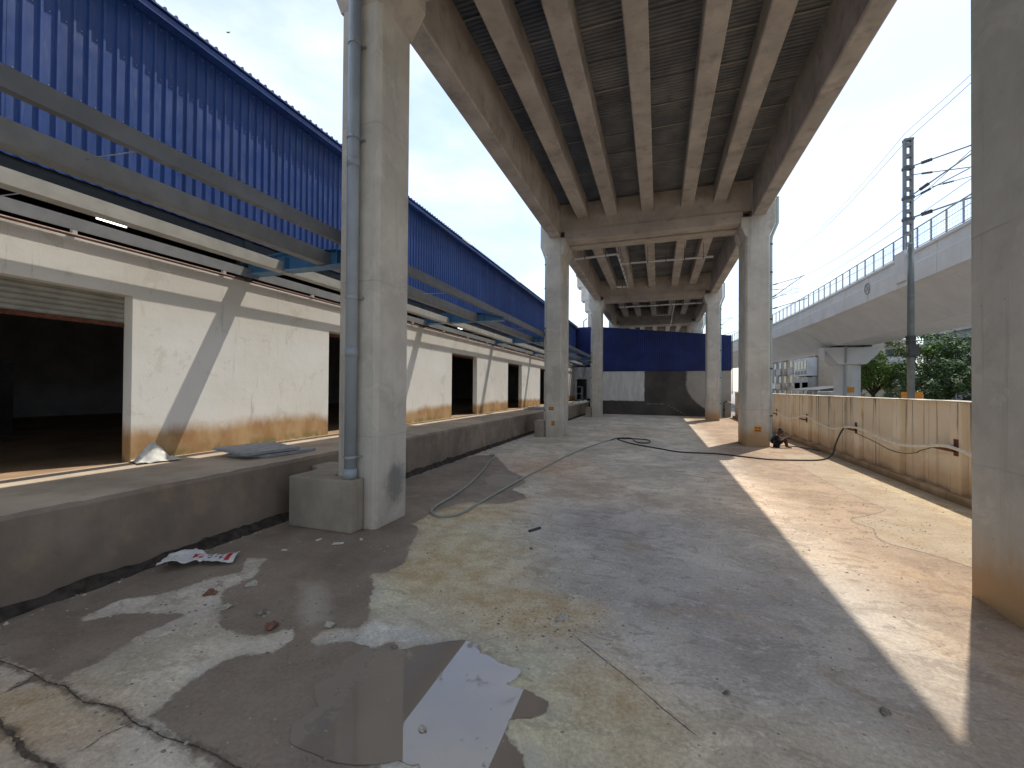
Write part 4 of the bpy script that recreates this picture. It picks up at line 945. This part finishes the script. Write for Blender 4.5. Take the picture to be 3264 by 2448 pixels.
# grit nobody could count
def grit():
    rg = random.Random(3); b = MB()
    def add(x, y, r):
        z = .001; k = 5; a0 = rg.uniform(0, 6.28); top = (x + rg.uniform(-.3, .3)*r, y + rg.uniform(-.3, .3)*r, r*rg.uniform(.35, .8))
        vs_ = [top] + [(x + r*rg.uniform(.6, 1.2)*math.cos(a0+6.283*i/k), y + r*rg.uniform(.5, 1.1)*math.sin(a0+6.283*i/k), z) for i in range(k)]
        b.cur = rg.choice((0, 2, 2, 1, 2))
        b.add(vs_, [(0, 1+i, 1+(i+1) % k) for i in range(k)])
    for _ in range(1500):
        y = 1.9 + 14 * rg.random() ** 1.7; x = rg.uniform(-6.1, 5.6)
        add(x, y, rg.choice((.005, .007, .009, .012, .016)))
    for (cx, cy, s, q) in ((-4.7,3.5,.5,90),(-3.6,3.35,.35,60),(-1.2,4.2,.35,110),(-4.6,6.6,.5,70),(-4.4,5.2,.5,60),(-4.0,9.0,.5,60),(-5.6,3.3,.6,60),(-5.0,9.6,.4,70),(3.7,9.4,.5,90),(3.6,8.3,.5,60),(4.0,11,.5,60),(-3.2,1.85,.6,60),(-2.1,2.0,.3,50)):
        for _ in range(q): add(rg.gauss(cx, s), rg.gauss(cy, s*.7), rg.choice((.006, .01, .014, .02)))
    for _ in range(500):
        add(rg.uniform(1.9, 5.9), rg.uniform(5.5, 19), rg.choice((.008, .012, .016, .022)))
    for _ in range(420):
        y = rg.uniform(2, 30); add(-6.25 + abs(rg.gauss(0, .09)), y, rg.choice((.01, .02, .03)))
    o = b.build('grit', [MT['stone'], MT['stone_pale'], MT['crumb']]); tag(o, 'scattered grit and crumbs over the yard floor', 'grit', kind='stuff')
grit()
def flake(x, y, s, rot, label):
    b = MB(); pts = [(-1,-.4,.02),(-.2,-.6,.10),(.8,-.3,.03),(1,.3,.12),(.1,.55,.04),(-.8,.4,.09)]; c_, s_ = math.cos(rot), math.sin(rot)
    vs_ = [(x + (px*c_-py*s_)*s, y + (px*s_+py*c_)*s, .004 + pz*s) for px, py, pz in pts] + [(x, y, .004 + .18*s)]
    b.add(vs_, [(i, (i+1) % 6, 6) for i in range(6)])
    o = b.build('paper_scrap', MT['cloth_white']); o.modifiers.new('t', 'SOLIDIFY').thickness = .003
    tag(o, label, 'scrap', 'paper scraps by the concrete block')
flake(-4.6, 5.22, .09, .5, 'larger paper scrap in front of the concrete block')
flake(-5.0, 5.25, .06, 1.4, 'small paper scrap left of the larger scrap by the block')
flake(-4.4, 5.5, .05, 2.1, 'paper scrap right at the block corner')
flake(-5.15, 4.75, .05, .1, 'tiny paper scrap between the bag and the block')

# ------------------------------------------------------------------ seated person
SKIN = plain('brown_skin', (.085, .045, .03), .55, .35, var=.1)
SHIRT = plain('black_shirt', (.018, .018, .022), .9, .15, var=.3)
SHORTS = plain('dark_shorts', (.022, .02, .024), .9, .15, var=.3)
HAIR = plain('black_hair', (.012, .010, .010), .6, .3)
def skin_mesh(name, verts, edges, radii, root, mat, parent, sub=2):
    me = bpy.data.meshes.new(name); me.from_pydata(verts, edges, []); me.materials.append(mat)
    o = link(name, me, parent)
    sk = o.modifiers.new('skin', 'SKIN'); sk.use_smooth_shade = True
    for i, r in enumerate(radii):
        me.skin_vertices[0].data[i].radius = (r, r) if not isinstance(r, tuple) else r
    me.skin_vertices[0].data[root].use_root = True
    sb = o.modifiers.new('sub', 'SUBSURF'); sb.levels = sub; sb.render_levels = sub
    return o
PX, PY = 4.70, 20.25
PER = empty('person', (PX, PY, 0), 'person in black shirt and shorts sitting knees up against the second right column', 'person')
def W(x, y, z): return (PX + x, PY + y, z)     # faces +x
V_ = []; E_ = []; R_ = []
def av(p, r, j=None):
    V_.append(W(*p)); R_.append(r)
    if j is not None: E_.append((j, len(V_)-1))
    return len(V_)-1
pel = av((-.10, 0, .12), (.11, .14)); bel = av((-.12, 0, .25), (.095, .13), pel); che = av((-.07, 0, .42), (.10, .15), bel); nb = av((-.01, 0, .53), .055, che); ne = av((.04, 0, .58), .048, nb)
hb = av((.09, 0, .62), .085, ne); ht = av((.13, 0, .70), .105, hb); htop = av((.13, 0, .76), .075, ht); nose = av((.20, 0, .645), .028, hb)
for s in (-1, 1):
    hip = av((-.05, s*.09, .115), .085, pel); kn = av((.27, s*.12, .40), .055, hip); ca = av((.30, s*.115, .24), .048, kn); an = av((.34, s*.11, .075), .034, ca); he = av((.33, s*.11, .04), .036, an); to = av((.49, s*.13, .028), .03, he)
    sh = av((-.05, s*.175, .46), .058, che); el = av((.08, s*.22, .30), .042, sh); wr = av((.29, s*.13, .44), .027, el); pa = av((.36, s*.085, .435), .03, wr)
    for f in range(4):
        k1 = av((.40, s*(.10-.02*f), .425-.002*f), .0105, pa); k2 = av((.425+.004*(1-abs(f-1.5)), s*(.10-.022*f), .395), .009, k1); av((.425, s*(.10-.022*f), .372), .008, k2)
    th = av((.37, s*.055, .455), .011, pa); av((.40, s*.04, .44), .009, th)
skin_mesh('body', V_, E_, R_, pel, SKIN, PER)
V_, E_, R_ = [], [], []
pel = av((-.11, 0, .14), (.125, .15)); bel = av((-.125, 0, .26), (.115, .15), pel); che = av((-.07, 0, .425), (.118, .165), bel); nb = av((-.02, 0, .515), .068, che)
for s in (-1, 1): sh = av((-.05, s*.18, .465), .072, che); av((.02, s*.215, .375), .062, sh)
skin_mesh('shirt', V_, E_, R_, pel, SHIRT, PER)
V_, E_, R_ = [], [], []
pel = av((-.10, 0, .115), (.12, .15))
for s in (-1, 1): hip = av((-.04, s*.09, .125), .098, pel); k_ = av((.12, s*.108, .27), .085, hip); av((.20, s*.115, .34), .075, k_)
skin_mesh('shorts', V_, E_, R_, pel, SHORTS, PER)
V_, E_, R_ = [], [], []
a = av((.06, 0, .685), .078); b_ = av((.10, 0, .76), .09, a); av((.165, 0, .775), .062, b_)
skin_mesh('hair', V_, E_, R_, a, HAIR, PER)
for s in (-1, 1):
    MB().tube([W(.195, s*.035, .69), W(.212, s*.035, .69)], .011, 8).build('eye', HAIR, PER)
    MB().tube([W(.10, s*.082, .66), W(.10, s*.098, .665)], [.026, .016], 8).build('ear', SKIN, PER)
MB().tube([W(.172, -.025, .605), W(.186, 0, .603), W(.172, .025, .605)], .008, 6).build('mouth', MT['rust'], PER)

# ------------------------------------------------------------------ metro viaduct beyond the boundary wall
MV = empty('metro_viaduct', (14.2, 40, 0), 'pale concrete box-girder metro viaduct with railing, beyond the boundary wall', 'viaduct')
def bend(y): return -0.0017 * max(0.0, y - 30) ** 2
SEC = [(10.90, 7.32), (11.3, 7.22), (12.95, 5.86), (15.45, 5.86), (17.1, 7.22), (17.5, 7.32), (17.5, 7.58), (10.90, 7.58)]
def swept(poly, ya, yb):
    n = len(poly); b = MB(); a, c = bend(ya), bend(yb)
    b.add([(p[0]+a, ya, p[1]) for p in poly] + [(p[0]+c, yb, p[1]) for p in poly], [tuple(range(n-1, -1, -1)), tuple(range(n, 2*n))] + [(i, (i+1) % n, n+(i+1) % n, n+i) for i in range(n)])
    return b
PIERS = [-8, 16, 40, 64, 88]
y = -20.0
while y < 112:
    yb = y + 3.0
    ga = .07 if any(abs(y - p_) < .01 for p_ in PIERS) else .008
    gb = .07 if any(abs(yb - p_) < .01 for p_ in PIERS) else .008
    swept(SEC, y + ga, yb - gb).build('girder_segment', MT['metro'], MV)
    swept([(10.78, 7.27), (10.90, 7.27), (10.93, 8.70), (10.74, 8.70), (10.74, 8.58), (10.80, 8.55), (10.80, 8.12), (10.76, 8.08)], y + .012, yb - .012).build('parapet', MT['metro_parapet'], MV)
    swept([(17.46, 7.27), (17.6, 7.27), (17.6, 8.70), (17.46, 8.70)], y + .012, yb - .012).build('parapet', MT['metro_parapet'], MV)
    for q in (0, 1.0, 2.0):
        yy = y + q + .5; xx = 10.84 + bend(yy)
        MB().box(xx - .025, xx + .025, yy - .025, yy + .025, 8.70, 9.68).build('railing_post', MT['railing'], MV)
    rl = MB()
    a, c = bend(y), bend(yb)
    for zz, r_ in ((9.66, .028), (8.80, .018)): rl.tube([(10.84+a, y, zz), (10.84+c, yb, zz)], r_, 6)
    rl.build('rail', MT['railing'], MV)
    if 15 < y < 60:
        ms = MB()
        for zz in (8.97, 9.14, 9.31, 9.48): ms.tube([(10.84+a, y, zz), (10.84+c, yb, zz)], .006, 4, False)
        for q in np.arange(.12, 3, .17):
            xx = 10.84 + a + (c - a) * q / 3; ms.tube([(xx, y+q, 8.80), (xx, y+q, 9.66)], .005, 4, False)
        tag(ms.build('mesh_infill', MT['galv'], MV), kind='stuff')
    y = yb
for p_ in PIERS:
    bx = bend(p_); b = MB()
    n = 20; b.prism([(14.2+bx+.85*math.cos(2*math.pi*i/n), p_+.85*math.sin(2*math.pi*i/n)) for i in range(n)], 0, 4.42)
    pr = b.build('pier', MT['metro_parapet'], MV)
    c = MB(); c.prism([(13.3+bx, 4.40), (15.1+bx, 4.40), (16.2+bx, 5.72), (12.2+bx, 5.72)], p_-1.05, p_+1.05, 'y'); c.build('pier_cap', MT['metro'], pr, bevel=.04)
    q = MB()
    for xx in (13.2, 15.0):
        for dy in (-.6, .6): q.box(xx+bx, xx+.5+bx, p_+dy-.25, p_+dy+.25, 5.72, 5.86)
    q.build('bearing', MT['dark_steel'], pr)
    dp = MB().tube([(14.2+bx-.45, p_-.85, 0), (14.2+bx-.45, p_-.85, 4.4), (14.2+bx-.45, p_-1.12, 4.6), (14.2+bx-.45, p_-1.12, 5.8)], .07, 8).build('drain_pipe', MT['pvc'], pr)
    MB().box(14.2+bx-.25, 14.2+bx+.15, p_-.90, p_-.84, 2.25, 2.65).build('painted_mark', MT['paint_orange'], pr)
MB().box(12.0, 12.12, 38.6, 39.4, 4.7, 5.7).build('cable_box', MT['metro_parapet'], MV)
# round emblem on the parapet: ring, two bars and a slanted stroke
em = MB(); R_e = .29; cy, cz = 28.03, 7.96
ring = [(10.755, cy + R_e*math.cos(t), cz + R_e*math.sin(t)) for t in np.linspace(0, 2*math.pi, 33)]
em.tube(ring, .03, 6, False)
for dz in (-.075, .075): em.box(10.735, 10.775, cy - .27, cy + .27, cz + dz - .02, cz + dz + .02)
em.add([(10.735, cy-.05, cz+.055), (10.735, cy-.01, cz+.055), (10.735, cy+.05, cz-.055), (10.735, cy+.01, cz-.055), (10.775, cy-.05, cz+.055), (10.775, cy-.01, cz+.055), (10.775, cy+.05, cz-.055), (10.775, cy+.01, cz-.055)], [(0,1,2,3),(7,6,5,4),(0,4,5,1),(1,5,6,2),(2,6,7,3),(3,7,4,0)])
em.build('emblem', MT['slab_grey'], MV)

def mast(y, label):
    x = 11.0 + bend(y); T_ = empty('catenary_mast', (x, y, 7.6), label, 'mast', 'masts on the metro viaduct')
    b = MB().prism([(x-.30, 7.5), (x+.1, 7.5), (x+.1, 8.9), (x-.34, 8.9), (x-.34, 8.3)], y-.42, y+.42, 'y'); b.build('mast_bracket', MT['metro_parapet'], T_, bevel=.03)
    for s in (-1, 1): MB().box(x+s*.13-.045, x+s*.13+.045, y-.09, y+.09, 8.9, 14.1).build('channel', MT['mast'], T_)
    zz = 9.15
    while zz < 14.0:
        MB().box(x-.085, x+.085, y-.10, y+.10, zz, zz+.16).build('batten_plate', MT['mast'], T_); zz += .52
    MB().box(x-.18, x+.18, y-.12, y+.12, 14.1, 14.2).build('mast_cap', MT['mast'], T_)
    def arm(pts, r, nm='cantilever_arm'):
        a = MB().tube(pts, r, 8).build(nm, MT['mast'], T_); d = (Vector(pts[-1]) - Vector(pts[0])).normalized(); p0 = Vector(pts[0]) + d * .35
        ins = MB()
        for i in range(7): ins.tube([p0 + d*(i*.055), p0 + d*(i*.055+.028)], r*2.4, 10)
        ins.build('insulator', MT['dark_steel'], a)
    arm([(x+.1, y-.1, 12.85), (x+3.0, y-.5, 13.55)], .032)
    arm([(x+.1, y-.1, 12.45), (x+2.6, y-.4, 12.35)], .022)
    arm([(x+.1, y-.1, 11.50), (x+2.7, y-.5, 13.4)], .032)
    arm([(x+.1, y-.1, 11.35), (x+2.0, y-.4, 12.3)], .024)
    arm([(x+.8, y-.2, 11.75), (x+2.6, y-.5, 12.0)], .018)
    arm([(x+.1, y-.1, 10.45), (x+3.2, y-.6, 11.3)], .04)
    for zz in (12.75, 11.35, 10.35): MB().box(x-.20, x+.20, y-.12, y+.12, zz, zz+.14).build('clamp', MT['dark_steel'], T_)
mast(24.6, 'tall catenary mast on the metro parapet, nearest of the masts')
mast(48.5, 'catenary mast beside the second right column, halfway along the metro')
mast(72.4, 'farthest catenary mast, just visible between wall and column')
my = [-23.2, .6, 24.6, 48.5, 72.4, 96]
for (dx, z, sag, r, lb) in ((2.5, 13.5, .7, .016, 'upper catenary wire strung between the masts'), (2.3, 12.0, .12, .014, 'lower contact wire below the catenary wire'), (0, 14.2, .45, .012, 'earth wire running from mast top to mast top'), (3.0, 11.4, .2, .014, 'feeder wire along the lowest mast arms'), (-.1, 14.5, .6, .010, 'topmost thin wire above the mast tops')):
    pts = []
    for a, c in zip(my[:-1], my[1:]):
        for i in range(8):
            t = i/8; yy = a+(c-a)*t; pts.append((11.0+dx+bend(yy), yy, z - sag*4*t*(1-t)))
    tag(MB().tube(pts, r, 5).build('overhead_wire', MT['dark_steel']), lb, 'wire', 'wires over the metro track')

# ------------------------------------------------------------------ street beyond
P_ = empty('utility_pole', (7.5, 16.62, 0), 'grey steel utility pole standing just behind the boundary wall', 'pole')
MB().tube([(7.5,16.62,0),(7.5,16.62,5),(7.5,16.62,7.05)], [.10,.09,.08], 14).build('shaft', MT['pole'], P_, smooth=True)
for zz in (3.45, 3.85, 4.0): MB().tube([(7.5,16.62,zz),(7.5,16.62,zz+.13)], .125, 14).build('clamp', MT['dark_steel'], P_)
MB().box(7.38, 7.62, 16.4, 16.5, 3.5, 3.85).build('junction_box', MT['dark_steel'], P_)
tag(MB().tube(smooth_path([(7.5,16.5,3.95),(11,10,3.8),(16,2,4.3)],8), .012, 5).build('street_wire', MT['dark_steel']), 'thin street wire leaving the utility pole to the right', 'wire')
ob = empty('barrier_board', (9.0, 19.9, 0), 'orange barrier board on posts behind the boundary wall', 'barrier')
MB().box(8.97, 9.03, 19.25, 20.55, 2.06, 2.36).build('panel', MT['paint_orange'], ob)
for yy in (19.4, 20.4): MB().box(9.03, 9.1, yy-.04, yy+.04, 0, 2.3).build('post', MT['galv'], ob)

FACADES = {k: plain('facade_'+k, c, .9, .2, var=.12, scale=.8) for k, c in dict(grey=(.20,.21,.21), beige=(.33,.28,.22), pink=(.26,.19,.17), white=(.42,.43,.44), pale=(.29,.29,.285)).items()}
GLASS = plain('dark_window', (.05,.055,.06), .2, .5, var=.3)
RAIL = plain('white_trim', (.40,.41,.42), .6, .3)
def block(x0, x1, y0, y1, h, mat, label, side, floors, seed, balc=True):
    """flats: street face at x0 (towards the metro) and end face at y0"""
    rb_ = random.Random(seed)
    B_ = empty('apartment_building', ((x0+x1)/2, (y0+y1)/2, 0), label, 'building', 'flats beyond the metro')
    MB().box(x0, x1, y0, y1, 0, h).build('wall', FACADES[mat], B_)
    MB().box(x0-.25, x1+.2, y0-.2, y1+.2, h, h+.35).build('roof', FACADES['pale'], B_)
    fl = h / floors
    for f in range(floors):
        z = f*fl
        k = int((y1-y0)/3.4)
        for i in range(k):
            yc = y0 + (i+.5)*(y1-y0)/k
            wn_ = MB().box(x0-.04, x0+.05, yc-.7, yc+.7, z+1.0, z+2.35).build('window', RAIL, B_)
            for s in (-1, 1): MB().box(x0-.06, x0-.03, yc+s*.34-.28, yc+s*.34+.28, z+1.08, z+2.27).build('pane', GLASS, wn_)
            if balc and f > 0 and rb_.random() < .75:
                bo = MB(); bo.box(x0-1.2, x0-.05, yc-1.4, yc+1.4, z-.12, z+.03); bo.box(x0-1.2, x0-1.12, yc-1.4, yc+1.4, z+.03, z+.95)
                bo.build('balcony', FACADES[rb_.choice(('white','pale',mat))], B_)
            if rb_.random() < .5: MB().box(x0-.5, x0-.06, yc+.9, yc+1.5, z+.5, z+1.0).build('cooler', RAIL, B_)
        k = max(1, int((x1-x0)/3.2))
        for i in range(k):
            xc = x0 + (i+.5)*(x1-x0)/k
            if side:
                wn_ = MB().box(xc-.6, xc+.6, y0-.05, y0+.04, z+1.0, z+2.2).build('window', RAIL, B_)
                MB().box(xc-.5, xc+.5, y0-.07, y0-.04, z+1.08, z+2.12).build('pane', GLASS, wn_)
                if balc and f > 0: MB().box(xc-1.4, xc+1.4, y0-1.1, y0-.06, z-.1, z+.9).build('balcony', FACADES[rb_.choice(('white','pale'))], B_)
    return B_
B1 = block(22.2, 30, 73, 92, 10.5, 'beige', 'beige block of flats with a white enclosed balcony beyond the metro', False, 4, 1)
eb = MB().box(20.9, 22.15, 73.4, 80, 4.55, 7.25).build('enclosed_balcony', FACADES['white'], B1)
for i in range(4):
    MB().box(20.86, 20.9, 73.8+i*1.5, 74.9+i*1.5, 5.6, 6.9).build('pane', GLASS, eb)
    MB().box(20.86, 20.9, 73.8+i*1.5, 74.9+i*1.5, 4.8, 5.35).build('grille', FACADES['grey'], eb)
MB().box(21.0, 22.15, 73.6, 80, 2.2, 4.3).build('ground_porch', FACADES['pale'], B1)
block(25.2, 34, 76, 90, 9.5, 'pink', 'pinkish brick flats with slab balconies right of the beige block', True, 3, 2)
block(23.0, 31, 95, 125, 11, 'grey', 'grey cluttered flats farthest along the metro street', False, 4, 3)
block(31, 42, 44, 66, 9.0, 'grey', 'grey flats glimpsed through the roadside trees', True, 3, 4)
block(26, 36, 20, 38, 8.0, 'pink', 'pinkish low flats behind the trees near the right column', True, 3, 5)
sh = empty('market_shed', (20, 66, 0), 'dark tarpaulin-roofed shed in the street under the metro', 'shed')
MB().add([(18.2,60,2.4),(21.4,60,2.9),(21.4,72,2.9),(18.2,72,2.4),(18.2,60,2.46),(21.4,60,2.96),(21.4,72,2.96),(18.2,72,2.46)],[(0,3,2,1),(4,5,6,7),(0,1,5,4),(1,2,6,5),(2,3,7,6),(3,0,4,7)]).build('tarpaulin_roof', MT['dark_steel'], sh)
MB().box(21.2, 21.4, 60, 72, 0, 2.85).build('back_wall', MT['hall'], sh)
for yy in (60.1, 66, 71.9): MB().box(18.25, 18.35, yy-.05, yy+.05, 0, 2.42).build('post', MT['galv'], sh)
# parked van, only its roof and windows show over the wall
VN = empty('parked_van', (17.0, 52, 0), 'white van parked in the street, its roof showing over the wall', 'van')
MB().prism([(50,.45),(54.3,.45),(54.3,1.35),(53.5,2.25),(50.1,2.3),(50,2.0)], 16.1, 17.9, 'x').build('body', RAIL, VN, bevel=.08)
MB().prism([(53.55,1.4),(54.15,1.4),(53.5,2.1)], 16.08, 17.92, 'x').build('window', GLASS, VN)
for yy in (50.8, 53.5):
    for xx in (16.1, 17.75): MB().tube([(xx-.05,yy,.33),(xx+.2,yy,.33)], .33, 16).build('wheel', MT['hose_black'], VN)

# ------------------------------------------------------------------ trees
def leaf_mat(name, a, b_):
    n = N(name); g = n.new('ShaderNodeNewGeometry'); col = n.mix(g.outputs['Random Per Island'], a, b_)
    col = n.mix(n.ramp(n.noise(.7, 4), .35, .65), n.mix(1.0, col, (.6, .65, .6), 'MULTIPLY'), col)
    mt = n.out(col, .6, .3); n.put(n.b.inputs['Transmission Weight'], 0.0)
    return mt
LEAF = [leaf_mat('leaf_bright', (.11,.20,.035), (.21,.33,.06)), leaf_mat('leaf_mid', (.09,.17,.04), (.17,.27,.07)), leaf_mat('leaf_dark', (.045,.09,.035), (.10,.17,.06))]
BARK = plain('bark', (.09,.07,.05), .9, .15, var=.3, scale=10)
def tree(x, y, h, rx, rz, lm, seed, label, nclump=46, nleaf=120, ls=.17):
    rg = random.Random(seed); T_ = empty('tree', (x, y, 0), label, 'tree', 'trees beyond the boundary wall')
    tops = []; tr = MB(); base = Vector((x, y, 0)); fork = Vector((x+rg.uniform(-.2,.2), y+rg.uniform(-.2,.2), h*.36))
    tr.tube([base, base.lerp(fork, .5)+Vector((.08,0,0)), fork], [.2,.16,.14], 8)
    for i in range(7):
        a = i*.9+rg.uniform(-.3,.3); e = Vector((x+math.cos(a)*rx*rg.uniform(.4,.75), y+math.sin(a)*rx*rg.uniform(.4,.75), h*rg.uniform(.5,.85)))
        mid = fork.lerp(e, .5)+Vector((0,0,.25)); tr.tube([fork, mid, e], [.10,.06,.025], 6); tops.append(e); tops.append(mid)
        for _ in range(2):
            e2 = e+Vector((rg.uniform(-.8,.8), rg.uniform(-.8,.8), rg.uniform(-.2,.7))); tr.tube([mid, e2], [.04,.012], 5); tops.append(e2)
    tr.build('trunk', BARK, T_)
    vs_, fs_ = [], []
    for c in range(nclump):
        if c < len(tops): p = tops[c]
        else:
            a = rg.uniform(0, 6.28); q = rg.random()**.5; zz = rg.uniform(-1, 1); p = Vector((x+math.cos(a)*rx*q*math.sqrt(max(0,1-zz*zz*.8)), y+math.sin(a)*rx*q*math.sqrt(max(0,1-zz*zz*.8)), h-rz+zz*rz))
        cs = rg.uniform(.35, .8)
        for _ in range(nleaf):
            d = Vector((rg.gauss(0,1), rg.gauss(0,1), rg.gauss(0,.7))); d = d.normalized()*cs*rg.random()**.45
            o = p+d; nrm_ = (d.normalized()+Vector((rg.uniform(-.7,.7), rg.uniform(-.7,.7), rg.uniform(-.2,1.0)))).normalized()
            t = nrm_.cross(Vector((rg.uniform(-1,1), rg.uniform(-1,1), rg.uniform(-1,1)))).normalized(); w_ = nrm_.cross(t); s = ls*rg.uniform(.6,1.25)
            k = len(vs_); vs_ += [tuple(o-t*s*.7), tuple(o+w_*s*.28), tuple(o+t*s*.7), tuple(o-w_*s*.28)]; fs_.append((k,k+1,k+2,k+3))
    me = bpy.data.meshes.new('crown'); me.from_pydata(vs_, [], fs_); me.materials.append(lm); link('crown', me, T_)
tree(16.9, 42.5, 5.6, 2.4, 2.2, LEAF[0], 1, 'bright green tree beside the metro pier', 60, 120)
tree(19.3, 41.0, 6.8, 2.6, 2.8, LEAF[1], 2, 'mid green tree behind the utility pole', 60, 120)
tree(21.5, 39.5, 6.4, 2.6, 2.6, LEAF[2], 3, 'dark green tree right of the utility pole', 60, 120)
tree(22.6, 35.5, 7.4, 2.8, 3.2, LEAF[1], 4, 'tall green tree at the edge of the right column', 66, 120)
tree(18.6, 37.0, 4.3, 2.3, 2.0, LEAF[2], 5, 'low dark bushy tree under the utility pole', 55, 120)
tree(21.0, 33.5, 4.2, 2.4, 2.0, LEAF[2], 6, 'low dark bushy tree near the right column', 55, 120)

# ------------------------------------------------------------------ birds
for i, (x, y, z, s, lb) in enumerate(((-54.3, 40, 49.4, .7, 'dark bird gliding high over the warehouse roof, topmost of the birds'), (-48.6, 40, 41.0, .5, 'dark bird gliding close above the warehouse eave'), (-30.2, 40, 25.1, .4, 'small bird in the sky right of the near column'))):
    b = MB(); b.add([(x-.6*s,y,z+.12*s),(x-.1*s,y-.12*s,z),(x,y+.22*s,z),(x+.1*s,y-.12*s,z),(x+.6*s,y+.05*s,z+.08*s),(x-.06*s,y-.3*s,z-.03*s),(x+.06*s,y-.3*s,z-.03*s),(x,y-.05*s,z-.09*s),(x,y,z+.07*s)],
        [(0,1,8),(0,8,2),(8,3,4),(8,4,2),(1,5,8),(5,6,8),(6,3,8),(1,7,5),(7,6,5),(7,3,6),(0,2,7),(0,7,1),(4,3,7),(4,7,2)])
    tag(b.build('bird', MT['dark_steel']), lb, 'bird', 'birds in the sky')
